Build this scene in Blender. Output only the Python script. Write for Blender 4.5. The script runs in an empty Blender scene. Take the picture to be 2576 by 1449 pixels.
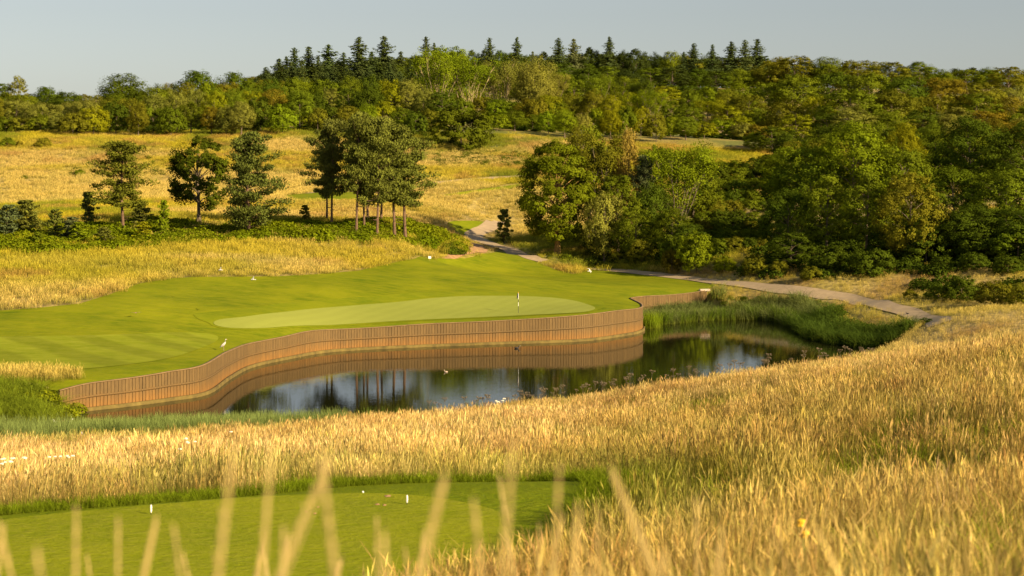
import bpy, bmesh, math, random
import numpy as np
from mathutils import Vector, Matrix
from mathutils.geometry import delaunay_2d_cdt

rng = np.random.default_rng(11)
random.seed(5)
S = bpy.context.scene
COL = S.collection
R = math.radians

# ------------------------------------------------------------------ camera
# distances are metres; x right, y away from the camera, z up, pond level z = 0
FPX, U0, V0, EYE = 4250.0, 1288.0, 420.0, 17.2     # focal length / horizon in pixels of a 2576 px wide frame
cam = bpy.data.cameras.new("camera")
cam.sensor_width = 36.0
cam.lens = FPX / 2576.0 * 36.0
cam.shift_y = (V0 - 724.5) / 2576.0
cam.clip_start, cam.clip_end = 0.1, 6000.0
cam.dof.use_dof = True
cam.dof.focus_distance = 165.0
cam.dof.aperture_fstop = 2.6
camo = bpy.data.objects.new("camera", cam)
COL.objects.link(camo)
camo.location = (0, 0, EYE)
camo.rotation_euler = (R(90), 0, 0)
S.camera = camo

# ------------------------------------------------------------------ light
SUN_EL, SUN_AZ = R(23.0), R(128.0)                 # azimuth from +y clockwise: behind the camera, to the right
world = bpy.data.worlds.new("World")
S.world = world
world.use_nodes = True
wn = world.node_tree
wn.nodes.clear()
w_out = wn.nodes.new("ShaderNodeOutputWorld")
w_bg = wn.nodes.new("ShaderNodeBackground")
w_sky = wn.nodes.new("ShaderNodeTexSky")
w_sky.sky_type = 'NISHITA'
w_sky.sun_disc = False
w_sky.sun_elevation = SUN_EL
w_sky.sun_rotation = SUN_AZ
w_sky.air_density = 1.0
w_sky.dust_density = 1.0
w_sky.ozone_density = 1.2
w_hsv = wn.nodes.new("ShaderNodeHueSaturation")
w_hsv.inputs["Saturation"].default_value = 0.48
w_bg.inputs["Strength"].default_value = 0.050
wn.links.new(w_sky.outputs[0], w_hsv.inputs["Color"])
wn.links.new(w_hsv.outputs[0], w_bg.inputs["Color"])
wn.links.new(w_bg.outputs[0], w_out.inputs["Surface"])

sun = bpy.data.lights.new("sun", 'SUN')
sun.energy = 5.0
sun.angle = R(0.6)
sun.color = (1.0, 0.79, 0.47)
suno = bpy.data.objects.new("sun", sun)
COL.objects.link(suno)
sd = Vector((math.sin(SUN_AZ) * math.cos(SUN_EL), math.cos(SUN_AZ) * math.cos(SUN_EL), math.sin(SUN_EL)))
suno.rotation_euler = sd.to_track_quat('Z', 'Y').to_euler()
suno.location = (60, -40, 60)

S.view_settings.view_transform = 'Standard'
S.view_settings.look = 'None'
S.view_settings.gamma = 1.0
S.view_settings.use_curve_mapping = False
S.view_settings.exposure = 1.03
S.render.engine = 'CYCLES'
cy = S.cycles
cy.use_denoising = True
try:
    cy.denoiser = 'OPENIMAGEDENOISE'
except Exception:
    pass
cy.max_bounces = 6
cy.diffuse_bounces = 3
cy.glossy_bounces = 3
cy.transmission_bounces = 3
cy.transparent_max_bounces = 4
cy.sample_clamp_indirect = 6.0

# ------------------------------------------------------------------ helpers
def P(u, v, D):
    return np.array([(u - U0) * D / FPX, D, EYE - (v - V0) * D / FPX])

def new_mesh(name, V, F):
    V = np.asarray(V, dtype=np.float32).reshape(-1, 3)
    me = bpy.data.meshes.new(name)
    if isinstance(F, np.ndarray):
        k = F.shape[1]
        me.vertices.add(len(V)); me.vertices.foreach_set("co", V.ravel())
        me.loops.add(F.size); me.loops.foreach_set("vertex_index", F.astype(np.int32).ravel())
        me.polygons.add(len(F)); me.polygons.foreach_set("loop_start", np.arange(0, F.size, k, dtype=np.int32))
        me.update(calc_edges=True)
    else:
        me.from_pydata(V.tolist(), [], F); me.update()
    return me

def attr(me, name, data, typ='FLOAT', dom='POINT'):
    a = me.attributes.new(name, typ, dom)
    data = np.asarray(data, dtype=np.float32)
    a.data.foreach_set("color" if typ == 'FLOAT_COLOR' else ("vector" if typ == 'FLOAT_VECTOR' else "value"), data.ravel())

def ob(name, me, mat=None, parent=None, smooth=False):
    if mat is not None and len(me.materials) == 0:
        me.materials.append(mat)
    if smooth:
        me.polygons.foreach_set("use_smooth", np.ones(len(me.polygons), dtype=bool))
    o = bpy.data.objects.new(name, me)
    COL.objects.link(o)
    if parent is not None:
        o.parent = parent
    return o

def empty(name, loc, rz=0.0):
    o = bpy.data.objects.new(name, None)
    COL.objects.link(o)
    o.location = loc
    o.rotation_euler = (0, 0, rz)
    o.empty_display_size = 0.5
    return o

def tag(o, label=None, cat=None, group=None, kind=None):
    if label: o["label"] = label
    if cat: o["category"] = cat
    if group: o["group"] = group
    if kind: o["kind"] = kind
    return o

class MB:
    """collects quads / tris into one mesh"""
    def __init__(s):
        s.v, s.f, s.m, s.cur = [], [], [], 0
    def add(s, V, F):
        b = len(s.v)
        s.v += [tuple(p) for p in V]
        s.f += [tuple(i + b for i in f) for f in F]
        s.m += [s.cur] * len(F)
    def box(s, c, d, rz=0.0):
        x, y, z = d[0] / 2, d[1] / 2, d[2] / 2
        ca, sa = math.cos(rz), math.sin(rz)
        V = []
        for k in (-1, 1):
            for (i, j) in ((-1, -1), (1, -1), (1, 1), (-1, 1)):
                px, py = i * x, j * y
                V.append((c[0] + px * ca - py * sa, c[1] + px * sa + py * ca, c[2] + k * z))
        s.add(V, [(3, 2, 1, 0), (4, 5, 6, 7), (0, 1, 5, 4), (1, 2, 6, 5), (2, 3, 7, 6), (3, 0, 4, 7)])
    def tube(s, pts, rad, n=6, squash=1.0):
        pts = [Vector(p) for p in pts]
        V, F = [], []
        for i, p in enumerate(pts):
            t = (pts[min(i + 1, len(pts) - 1)] - pts[max(i - 1, 0)]).normalized()
            a = t.cross(Vector((0, 0, 1)))
            if a.length < 1e-3: a = t.cross(Vector((0, 1, 0)))
            a.normalize(); b = a.cross(t).normalized()
            for k in range(n):
                q = 2 * math.pi * k / n
                V.append(p + a * (math.cos(q) * rad[i]) + b * (math.sin(q) * rad[i] * squash))
        for i in range(len(pts) - 1):
            for k in range(n):
                F.append((i * n + k, i * n + (k + 1) % n, (i + 1) * n + (k + 1) % n, (i + 1) * n + k))
        F.append(tuple(range(n))[::-1]); F.append(tuple((len(pts) - 1) * n + k for k in range(n)))
        s.add(V, F)
    def mesh(s, name, mats=()):
        me = bpy.data.meshes.new(name)
        me.from_pydata(s.v, [], s.f)
        for m in mats: me.materials.append(m)
        if len(mats) > 1:
            me.polygons.foreach_set("material_index", s.m)
        me.update()
        return me

def catmull(pts, step, closed=False):
    pts = np.asarray(pts, float)
    n = len(pts)
    out = []
    segs = n if closed else n - 1
    for i in range(segs):
        if closed:
            p0, p1, p2, p3 = pts[(i - 1) % n], pts[i], pts[(i + 1) % n], pts[(i + 2) % n]
        else:
            p1, p2 = pts[i], pts[i + 1]
            p0 = pts[i - 1] if i > 0 else 2 * p1 - p2
            p3 = pts[i + 2] if i + 2 < n else 2 * p2 - p1
        m = max(2, int(np.linalg.norm((p2 - p1)[:2]) / step * 2))
        t = np.linspace(0, 1, m, endpoint=False)[:, None]
        out.append(0.5 * ((2 * p1) + (-p0 + p2) * t + (2 * p0 - 5 * p1 + 4 * p2 - p3) * t**2 + (-p0 + 3 * p1 - 3 * p2 + p3) * t**3))
    out = np.concatenate(out + ([] if closed else [pts[-1:]]))
    d = np.r_[0, np.cumsum(np.linalg.norm(np.diff(out if not closed else np.r_[out, out[:1]], axis=0)[:, :2], axis=1))]
    src = out if not closed else np.r_[out, out[:1]]
    k = max(3, int(round(d[-1] / step)))
    s = np.linspace(0, d[-1], k + 1)
    if closed: s = s[:-1]
    return np.stack([np.interp(s, d, src[:, j]) for j in range(src.shape[1])], 1)

def inside(poly, x, y):
    x = np.asarray(x, float); y = np.asarray(y, float)
    r = np.zeros(x.shape, bool)
    n = len(poly)
    j = n - 1
    for i in range(n):
        xi, yi = poly[i][0], poly[i][1]; xj, yj = poly[j][0], poly[j][1]
        if yi != yj:
            c = ((yi > y) != (yj > y)) & (x < (xj - xi) * (y - yi) / (yj - yi) + xi)
            r ^= c
        j = i
    return r

def dist_line(line, x, y, closed=False):
    line = np.asarray(line)[:, :2]
    a = line if closed else line[:-1]
    b = np.roll(line, -1, 0) if closed else line[1:]
    d = np.full(np.shape(x), 1e9)
    for p, q in zip(a, b):
        e = q - p
        L = max(e @ e, 1e-9)
        t = np.clip(((x - p[0]) * e[0] + (y - p[1]) * e[1]) / L, 0, 1)
        d = np.minimum(d, np.hypot(x - p[0] - t * e[0], y - p[1] - t * e[1]))
    return d

def _hash(i, j, seed):
    h = (i * 374761393 + j * 668265263 + seed * 974711) & 0x7fffffff
    h = ((h ^ (h >> 13)) * 1274126177) & 0x7fffffff
    return (h & 0xffff) / 65535.0

def noise2(x, y, scale, seed=0, octaves=3):
    """value noise 0..1"""
    x = np.asarray(x, float) / scale; y = np.asarray(y, float) / scale
    tot, amp, s = 0.0, 1.0, 0.0
    for o in range(octaves):
        xi = np.floor(x).astype(np.int64); yi = np.floor(y).astype(np.int64)
        fx, fy = x - xi, y - yi
        fx = fx * fx * (3 - 2 * fx); fy = fy * fy * (3 - 2 * fy)
        n = (_hash(xi, yi, seed + o) * (1 - fx) + _hash(xi + 1, yi, seed + o) * fx) * (1 - fy) + \
            (_hash(xi, yi + 1, seed + o) * (1 - fx) + _hash(xi + 1, yi + 1, seed + o) * fx) * fy
        tot = tot + amp * n; s += amp; amp *= 0.5; x, y = x * 2.03, y * 2.03
    return tot / s

def sstep(a, b, x):
    t = np.clip((np.asarray(x, float) - a) / (b - a), 0, 1)
    return t * t * (3 - 2 * t)

# ------------------------------------------------------------------ materials
def mat_new(name):
    m = bpy.data.materials.new(name)
    m.use_nodes = True
    m.node_tree.nodes.clear()
    return m, m.node_tree.nodes, m.node_tree.links

def nd(N, t, **kw):
    n = N.new("ShaderNode" + t)
    for k, v in kw.items():
        setattr(n, k, v)
    return n

def plain(name, col, rough=0.7, noise=0.0, scale=8.0, metal=0.0, bump=0.0):
    m, N, L = mat_new(name)
    o = nd(N, "OutputMaterial"); b = nd(N, "BsdfPrincipled")
    b.inputs["Roughness"].default_value = rough
    b.inputs["Metallic"].default_value = metal
    if noise > 0:
        tc = nd(N, "TexCoord"); t = nd(N, "TexNoise"); t.inputs["Scale"].default_value = scale; t.inputs["Detail"].default_value = 5
        r = nd(N, "MapRange"); r.inputs["From Min"].default_value = 0.3; r.inputs["From Max"].default_value = 0.7
        r.inputs["To Min"].default_value = 1 - noise; r.inputs["To Max"].default_value = 1 + noise
        mx = nd(N, "VectorMath", operation='SCALE'); mx.inputs[0].default_value = col
        L.new(tc.outputs["Object"], t.inputs["Vector"]); L.new(t.outputs["Fac"], r.inputs["Value"])
        L.new(r.outputs[0], mx.inputs["Scale"]); L.new(mx.outputs[0], b.inputs["Base Color"])
        if bump > 0:
            bp = nd(N, "Bump"); bp.inputs["Strength"].default_value = bump; bp.inputs["Distance"].default_value = 0.03
            L.new(t.outputs["Fac"], bp.inputs["Height"]); L.new(bp.outputs[0], b.inputs["Normal"])
    else:
        b.inputs["Base Color"].default_value = (*col, 1)
    L.new(b.outputs[0], o.inputs["Surface"])
    return m

def leaf_mat(name, trans=0.35, instanced=False, grass=False, gloss=0.0, gain=(1, 1, 1)):
    """foliage: the colour comes from the object (trees) or from the scattered instance (grass, scrub)"""
    m, N, L = mat_new(name)
    o = nd(N, "OutputMaterial")
    if instanced:
        c = nd(N, "Attribute", attribute_name="tint", attribute_type='INSTANCER').outputs["Color"]
    else:
        c = nd(N, "ObjectInfo").outputs["Color"]
    va = nd(N, "Attribute", attribute_name="var", attribute_type='GEOMETRY')
    r = nd(N, "MapRange"); r.inputs["To Min"].default_value = 0.58; r.inputs["To Max"].default_value = 1.45
    gn = nd(N, "VectorMath", operation='MULTIPLY'); gn.inputs[1].default_value = gain; L.new(c, gn.inputs[0]); c = gn.outputs[0]
    L.new(va.outputs["Fac"], r.inputs["Value"])
    s = nd(N, "VectorMath", operation='SCALE'); L.new(c, s.inputs[0]); L.new(r.outputs[0], s.inputs["Scale"])
    col = s.outputs[0]
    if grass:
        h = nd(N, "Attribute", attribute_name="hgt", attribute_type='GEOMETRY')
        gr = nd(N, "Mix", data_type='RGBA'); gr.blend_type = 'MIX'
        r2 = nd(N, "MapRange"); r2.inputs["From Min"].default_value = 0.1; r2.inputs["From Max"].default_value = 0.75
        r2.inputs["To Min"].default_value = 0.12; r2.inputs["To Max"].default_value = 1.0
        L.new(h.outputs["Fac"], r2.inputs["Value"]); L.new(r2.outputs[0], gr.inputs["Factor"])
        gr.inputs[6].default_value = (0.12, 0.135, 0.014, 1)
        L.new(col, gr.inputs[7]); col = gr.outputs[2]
    d = nd(N, "BsdfDiffuse"); t = nd(N, "BsdfTranslucent"); mx = nd(N, "MixShader"); mx.inputs[0].default_value = trans
    L.new(col, d.inputs["Color"])
    wm = nd(N, "VectorMath", operation='MULTIPLY'); wm.inputs[1].default_value = (1.15, 1.1, 0.6)
    L.new(col, wm.inputs[0]); L.new(wm.outputs[0], t.inputs["Color"])
    L.new(d.outputs[0], mx.inputs[1]); L.new(t.outputs[0], mx.inputs[2])
    sh = mx.outputs[0]
    if gloss > 0:
        g = nd(N, "BsdfGlossy"); g.inputs["Roughness"].default_value = 0.45
        m2 = nd(N, "MixShader"); m2.inputs[0].default_value = gloss
        L.new(sh, m2.inputs[1]); L.new(g.outputs[0], m2.inputs[2]); sh = m2.outputs[0]
    L.new(sh, o.inputs["Surface"])
    return m

def turf_mat(name, c1, c2, c3, big=14.0, fine=0.5, stripes=None, bump=0.4):
    """mown grass: two noise scales, optional mowing stripes (angle, period)"""
    m, N, L = mat_new(name)
    o = nd(N, "OutputMaterial"); b = nd(N, "BsdfPrincipled"); b.inputs["Roughness"].default_value = 0.85
    b.inputs["Specular IOR Level"].default_value = 0.03
    tc = nd(N, "TexCoord")
    n1 = nd(N, "TexNoise"); n1.inputs["Scale"].default_value = 1 / big; n1.inputs["Detail"].default_value = 6; n1.inputs["Roughness"].default_value = 0.6
    n2 = nd(N, "TexNoise"); n2.inputs["Scale"].default_value = 1 / fine; n2.inputs["Detail"].default_value = 4; n2.inputs["Roughness"].default_value = 0.7
    mp = nd(N, "Mapping"); mp.inputs["Scale"].default_value = (0.45, 1.0, 1.0)
    L.new(tc.outputs["Object"], mp.inputs["Vector"])
    L.new(tc.outputs["Object"], n1.inputs["Vector"]); L.new(mp.outputs[0], n2.inputs["Vector"])
    r1 = nd(N, "MapRange"); r1.inputs["From Min"].default_value = 0.32; r1.inputs["From Max"].default_value = 0.68
    L.new(n1.outputs["Fac"], r1.inputs["Value"])
    m1 = nd(N, "Mix", data_type='RGBA'); m1.inputs[6].default_value = (*c1, 1); m1.inputs[7].default_value = (*c2, 1)
    L.new(r1.outputs[0], m1.inputs["Factor"])
    r2 = nd(N, "MapRange"); r2.inputs["From Min"].default_value = 0.35; r2.inputs["From Max"].default_value = 0.75
    r2.inputs["To Max"].default_value = 0.75
    L.new(n2.outputs["Fac"], r2.inputs["Value"])
    m2 = nd(N, "Mix", data_type='RGBA'); m2.inputs[7].default_value = (*c3, 1)
    L.new(m1.outputs[2], m2.inputs[6]); L.new(r2.outputs[0], m2.inputs["Factor"])
    col = m2.outputs[2]
    if stripes:
        ang, per, amt = stripes
        mp2 = nd(N, "Mapping"); mp2.inputs["Rotation"].default_value = (0, 0, ang)
        L.new(tc.outputs["Object"], mp2.inputs["Vector"])
        w = nd(N, "TexWave"); w.wave_profile = 'SIN'; w.bands_direction = 'X'
        w.inputs["Scale"].default_value = 0.314 / per; w.inputs["Distortion"].default_value = 3.0; w.inputs["Detail Scale"].default_value = 0.6
        L.new(mp2.outputs[0], w.inputs["Vector"])
        r3 = nd(N, "MapRange"); r3.inputs["From Min"].default_value = 0.3; r3.inputs["From Max"].default_value = 0.7
        r3.inputs["To Min"].default_value = 1 - amt; r3.inputs["To Max"].default_value = 1 + amt
        L.new(w.outputs["Fac"], r3.inputs["Value"])
        sc = nd(N, "VectorMath", operation='SCALE'); L.new(col, sc.inputs[0]); L.new(r3.outputs[0], sc.inputs["Scale"])
        col = sc.outputs[0]
    L.new(col, b.inputs["Base Color"])
    bp = nd(N, "Bump"); bp.inputs["Strength"].default_value = bump; bp.inputs["Distance"].default_value = 0.12
    L.new(n2.outputs["Fac"], bp.inputs["Height"]); L.new(bp.outputs[0], b.inputs["Normal"])
    L.new(b.outputs[0], o.inputs["Surface"])
    return m

M = {}
M["leaf"] = leaf_mat("leaf", 0.22, gain=(1.26, 1.16, 0.72))
M["needle"] = leaf_mat("needle", 0.10, gain=(1.32, 1.20, 0.75))
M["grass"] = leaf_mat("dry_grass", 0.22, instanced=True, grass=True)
M["scrub"] = leaf_mat("scrub_leaf", 0.26, instanced=True, gain=(0.98, 0.90, 0.75))
M["bark"] = plain("bark", (0.13, 0.095, 0.06), 0.9, 0.35, 6)
M["pine_bark"] = plain("pine_bark", (0.135, 0.078, 0.045), 0.9, 0.35, 5)
M["pale_bark"] = plain("pale_bark", (0.36, 0.28, 0.14), 0.9, 0.25, 3)
M["lichen_bark"] = plain("lichen_bark", (0.24, 0.14, 0.035), 0.9, 0.3, 3)
M["turf_rough"] = turf_mat("turf_rough", (0.090, 0.135, 0.004), (0.215, 0.235, 0.007), (0.25, 0.245, 0.012), 7, 0.9, bump=1.0)
M["turf_collar"] = turf_mat("turf_collar", (0.115, 0.160, 0.005), (0.215, 0.240, 0.008), (0.24, 0.245, 0.012), 6, 0.7, bump=0.5)
M["turf_fairway"] = turf_mat("turf_fairway", (0.15, 0.185, 0.007), (0.21, 0.24, 0.012), (0.28, 0.29, 0.03), 6, 0.8, stripes=(R(-40), 4.2, 0.10), bump=0.3)
M["turf_green"] = turf_mat("turf_green", (0.235, 0.265, 0.045), (0.275, 0.30, 0.055), (0.285, 0.305, 0.06), 12, 0.3, stripes=(R(25), 1.6, 0.02), bump=0.12)
M["turf_tee"] = turf_mat("turf_tee", (0.165, 0.205, 0.004), (0.24, 0.265, 0.006), (0.28, 0.28, 0.03), 2.2, 0.11, bump=0.6)
M["turf_semi"] = turf_mat("turf_semi", (0.115, 0.165, 0.004), (0.165, 0.215, 0.006), (0.22, 0.24, 0.01), 1.5, 0.14, bump=1.0)
M["tarmac"] = plain("path_gravel", (0.36, 0.265, 0.16), 0.9, 0.14, 1.2, bump=0.2)
M["dirt"] = plain("bare_earth", (0.34, 0.19, 0.085), 0.95, 0.3, 1.5, bump=0.4)
M["white"] = plain("white_paint", (0.8, 0.79, 0.75), 0.5)
M["black"] = plain("black_paint", (0.02, 0.02, 0.025), 0.5)

# ------------------------------------------------------------------ wall and pond outline (plan)
def water_pt(u, v):
    D = FPX * EYE / (v - V0)
    return ((u - U0) * D / FPX, D)
WL = [(150, 1044, 1.85), (223, 1033, 1.85), (321, 1022, 1.9), (419, 1009, 2.0), (516, 992, 2.2), (575, 952.6, 2.18), (629, 925, 2.0),
      (720, 904, 1.98), (836, 885, 2.0), (1044, 873.6, 2.12), (1252, 866, 2.16), (1459, 858.5, 2.43)]
wall_ctrl = [(*water_pt(u, v), h) for u, v, h in WL] + [(11.7, 172.6, 2.45), (13.45, 176.5, 2.45), (13.9, 181.0, 2.45), (13.5, 186.0, 2.45), (13.4, 189.5, 2.45), (15.2, 192.5, 2.45), (18.6, 195.3, 2.45), (23.0, 199.3, 2.45)]
wall_line = catmull(wall_ctrl, 0.29)               # x, y, height of the top
SHORE = [(1850, 803), (1950, 806), (2010, 822), (2060, 850), (2130, 868), (2185, 874), (2208, 882), (2130, 912), (1900, 950), (1500, 1010), (1000, 1065), (530, 1085), (250, 1076), (160, 1052)]
shore_line = catmull([water_pt(u, v) for u, v in SHORE], 1.0)
pond_poly = np.concatenate([wall_line[:, :2], shore_line])

# ------------------------------------------------------------------ terrain heights
ctrl = []
def cp(u, v, D, dz=0.0):
    p = P(u, v, D); ctrl.append((p[0], p[1], p[2] + dz))
def cx(x, y, z): ctrl.append((x, y, z))
# the slope the camera stands on
for q in [(0, 0, 15.85), (-1.0, 2.5, 15.45), (-1.5, 5, 14.85), (0.3, 8, 14.4), (0.1, 14, 13.15), (-1.5, 12, 12.95), (-3, 17, 11.75), (-4, 22, 10.7), (-10, 8, 13.2), (-14, 16, 11.4), (4, -6, 16.2), (-8, -8, 15.5), (10, 0, 16.6), (12, 12, 14.7), (-25, 10, 12), (25, 5, 17.5), (0, -25, 18), (-30, -25, 16), (35, -25, 20)]: cx(*q)
for q in [(1500, 1345, 20, -.75), (1700, 1270, 26, -.75), (1900, 1449, 12, -.9), (1900, 1200, 35, -.75), (2300, 1200, 22, -.8), (2300, 1430, 9, -.8), (2576, 1430, 8, -.8), (2576, 1200, 20, -.8), (2576, 1000, 42, -.7), (2300, 1000, 45, -.7),
          (2576, 855, 70, -.7), (2300, 872, 95, -.7), (1900, 1000, 75, -.7), (1900, 930, 110, -.75), (1700, 1100, 55, -.7), (1500, 1180, 43, -.5), (1500, 1090, 62, -.6), (1500, 990, 95, -.65), (1000, 1045, 90, -.6), (900, 1090, 68, -.4), (900, 1150, 51, -.2),
          (300, 1260, 41, -.1), (300, 1180, 55, -.3), (300, 1135, 75, -.3), (300, 1112, 95, 0), (0, 1140, 75, -.3), (2100, 900, 105, -.7)]: cp(*q)
# tee platform
for q in [(-10.4, 34.3, 10), (-5, 26, 10.0), (-12, 28, 10), (-2, 26, 10.2), (-5, 33, 10), (-0.3, 35.4, 10), (-16, 33, 9.8), (1.5, 34, 10.0), (-3.4, 39.3, 9.75), (0.2, 40, 9.8), (-10, 37.5, 9.6), (3.5, 37, 10.3)]: cx(*q)
# near shore and surroundings
for x, y in shore_line[::6]: cx(x, y, 0.12)
for q in [(-45, 60, 6), (-50, 95, 1.5), (-55, 125, 2.4), (-40, 28, 10.5), (-80, 60, 7), (-85, 150, 5.5), (35, 45, 12.5), (60, 90, 11), (60, 60, 14), (58, 150, 4.5), (90, 60, 16)]: cx(*q)
# top of the wall, green, banks
for i in range(4, len(wall_line) - 1, 14):
    x, y, h = wall_line[i]
    t = wall_line[min(i + 1, len(wall_line) - 1)] - wall_line[i - 1]
    nrm = np.array([-t[1], t[0]]); nrm /= np.linalg.norm(nrm[:2]) + 1e-9
    cx(x + nrm[0] * .6, y + nrm[1] * .6, h + 0.0)
for q in [(1304, 790, 170), (1000, 785, 168), (700, 805, 155), (1300, 748, 181), (1450, 768, 178), (1100, 752, 177), (1300, 700, 200), (1300, 652, 236), (1100, 690, 195), (1450, 710, 205), (1600, 712, 205), (1100, 655, 222),
          (500, 790, 155), (500, 740, 166), (500, 695, 176), (800, 690, 185), (560, 815, 152), (0, 935, 126), (0, 850, 140), (0, 782, 152), (0, 700, 172), (0, 650, 190), (0, 615, 206), (250, 765, 155), (300, 660, 190), (300, 590, 217), (500, 640, 197), (500, 598, 212),
          (500, 568, 224), (800, 640, 205), (850, 578, 224), (1000, 575, 226), (1000, 620, 215), (1110, 600, 232), (1165, 600, 268), (1210, 590, 280), (1250, 563, 300), (1345, 650, 246), (1402, 640, 243), (1500, 673, 239), (1830, 713, 206), (1720, 702, 215), (2000, 735, 193), (2200, 762, 176), (2340, 806, 157),
          (300, 530, 262), (0, 560, 235), (300, 497, 302), (0, 520, 300), (650, 490, 308), (900, 500, 290), (300, 420, 342), (300, 347, 386), (0, 340, 385), (0, 425, 340), (700, 420, 345), (700, 338, 390), (1000, 430, 340), (1150, 480, 312), (1180, 540, 292), (1250, 446, 340), (1300, 390, 375), (1300, 345, 402), (1000, 350, 390),
          (1600, 650, 238), (1900, 692, 207), (2200, 727, 191), (2400, 748, 178), (2570, 772, 165), (1835, 385, 398), (1700, 358, 408), (1960, 392, 392)]: cp(*q)
for q in [(48, 215, 7), (70, 230, 11), (25, 262, 7.5), (45, 280, 11), (70, 300, 12), (100, 300, 13), (110, 220, 9), (30, 320, 12.5), (20, 355, 16), (100, 345, 15.5), (105, 398, 20), (60, 398, 20.5), (130, 432, 24), (75, 432, 24), (120, 468, 30), (70, 468, 30), (110, 500, 35), (20, 450, 29), (-60, 450, 29), (-130, 440, 28),
          (0, 500, 33), (0, 580, 38.5), (60, 580, 38), (-80, 560, 37), (120, 540, 36), (-130, 520, 31), (-150, 620, 32), (0, 700, 37), (150, 700, 36), (-250, 300, 16), (-200, 200, 9), (250, 300, 20), (220, 150, 16), (-300, 600, 30), (300, 600, 36), (0, 900, 36), (-300, 900, 32), (300, 900, 36), (-200, 400, 25), (250, 450, 30), (-120, 250, 11.5), (-160, 340, 18)]: cx(*q)
def far_d(D):
    """the wooded ridge lies further off than the meadow"""
    D = np.asarray(D, float); e = np.maximum(D - 400, 0)
    return np.where(D < 400, D, np.where(D < 620, 400 + e * 1.3 + (e / 160) ** 2 * 270, D * 1.9))
ctrl = np.array(ctrl)
_f = far_d(ctrl[:, 1]) / np.maximum(np.abs(ctrl[:, 1]), 1e-6); _f[ctrl[:, 1] < 400] = 1.0
_lift = np.where(ctrl[:, 1] >= 540, 9.0, np.where(ctrl[:, 1] >= 490, 5.0, 0.0))
ctrl[:, 0] *= _f; ctrl[:, 1] *= _f; ctrl[:, 2] = EYE + (ctrl[:, 2] - EYE) * _f + _lift * (_f > 1)
_c2 = 30.0
_pts = ctrl[:, :2]
def _phi(a, b):
    d = ((a[:, None, :] - b[None, :, :]) ** 2).sum(-1)
    return np.sqrt(d + _c2)
_n = len(_pts)
_A = np.zeros((_n + 3, _n + 3))
_A[:_n, :_n] = _phi(_pts, _pts) - np.eye(_n) * 0.35
_A[:_n, _n] = 1; _A[:_n, _n + 1:] = _pts; _A[_n, :_n] = 1; _A[_n + 1:, :_n] = _pts.T
_w = np.linalg.solve(_A, np.r_[ctrl[:, 2], 0, 0, 0])
tee_px = [(-60, 1325), (0, 1309), (150, 1290), (300, 1277), (560, 1255), (760, 1244), (900, 1240), (1040, 1245), (1150, 1260), (1250, 1285), (1262, 1320)]
TEE_Z = 10.06
tee_poly = []
for u, v in tee_px:
    D = (EYE - TEE_Z) * FPX / (v - V0); tee_poly.append(((u - U0) * D / FPX, D))
tee_poly += [(0.15, 30.5), (-0.6, 26.5), (-4, 24.0), (-9, 24.2), (-13.5, 26), (-14.5, 31)]
tee_poly = catmull(tee_poly, 0.4, closed=True)

def hz(x, y):
    """ground height before the pond is dug"""
    x = np.atleast_1d(np.asarray(x, float)); y = np.atleast_1d(np.asarray(y, float))
    sh = x.shape
    q = np.stack([x.ravel(), y.ravel()], 1)
    z = np.empty(len(q))
    for i in range(0, len(q), 20000):
        k = q[i:i + 20000]
        z[i:i + 20000] = _phi(k, _pts) @ _w[:_n] + _w[_n] + k @ _w[_n + 1:]
    xx, yy = q[:, 0], q[:, 1]
    z += (noise2(xx + 500, yy + 500, 17, 3, 2) - 0.5) * 0.30 * sstep(20, 60, yy)
    z += (noise2(xx + 250, yy + 800, 13, 53, 2) - 0.5) * 0.75 * sstep(172, 182, yy - .35 * xx) * (1 - sstep(235, 260, yy)) * (1 - sstep(8, 16, xx))
    z += (noise2(xx + 500, yy + 500, 40, 9, 2) - 0.5) * 2.0 * sstep(300, 380, yy)
    # tee levelled flat
    d = dist_line(tee_poly, xx, yy, True); ins = inside(tee_poly, xx, yy)
    f = np.where(ins, 1.0, 1 - sstep(0.0, 1.6, d))
    z = z * (1 - f) + (TEE_Z - 0.10) * f
    return z.reshape(sh)

def ground_z(x, y):
    """ground height with the pond basin"""
    x = np.atleast_1d(np.asarray(x, float)); y = np.atleast_1d(np.asarray(y, float))
    z = hz(x, y)
    m = (y > 100) & (y < 208) & (x > -42) & (x < 48)
    if m.any():
        xs, ys, zs = x[m], y[m], z[m]
        ins = inside(pond_poly, xs, ys)
        dW = dist_line(wall_line[::3], xs, ys); dS = dist_line(shore_line[::2], xs, ys)
        a = np.minimum(zs, -0.95 * sstep(0.0, 3.0, dS) + 0.02)
        b = np.where(dW < dS, zs - 2.8 * (1 - sstep(0.5, 1.3, dW)), 0.06 + (zs - 0.06) * sstep(0, 3.6, dS))
        z[m] = np.where(ins, a, b)
    return z

def ground_at(uv, Dmin=5.0, Dmax=700.0, lift=0.0):
    """where the ground is met along lines of sight; returns Nx3"""
    uv = np.atleast_2d(np.asarray(uv, float))
    Ds = Dmin * (Dmax / Dmin) ** np.linspace(0, 1, 420)
    out = []
    for u, v in uv:
        g = EYE - (v - V0) * Ds / FPX - hz((u - U0) * Ds / FPX, Ds) - lift
        i = int(np.argmax(g < 0)) if (g < 0).any() else len(Ds) - 1
        if i > 0 and g[i] < 0:
            t = g[i - 1] / (g[i - 1] - g[i]); D = Ds[i - 1] + t * (Ds[i] - Ds[i - 1])
        else:
            D = Ds[i]
        x = (u - U0) * D / FPX
        out.append((x, D, hz(x, D)[0]))
    return np.array(out)

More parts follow.
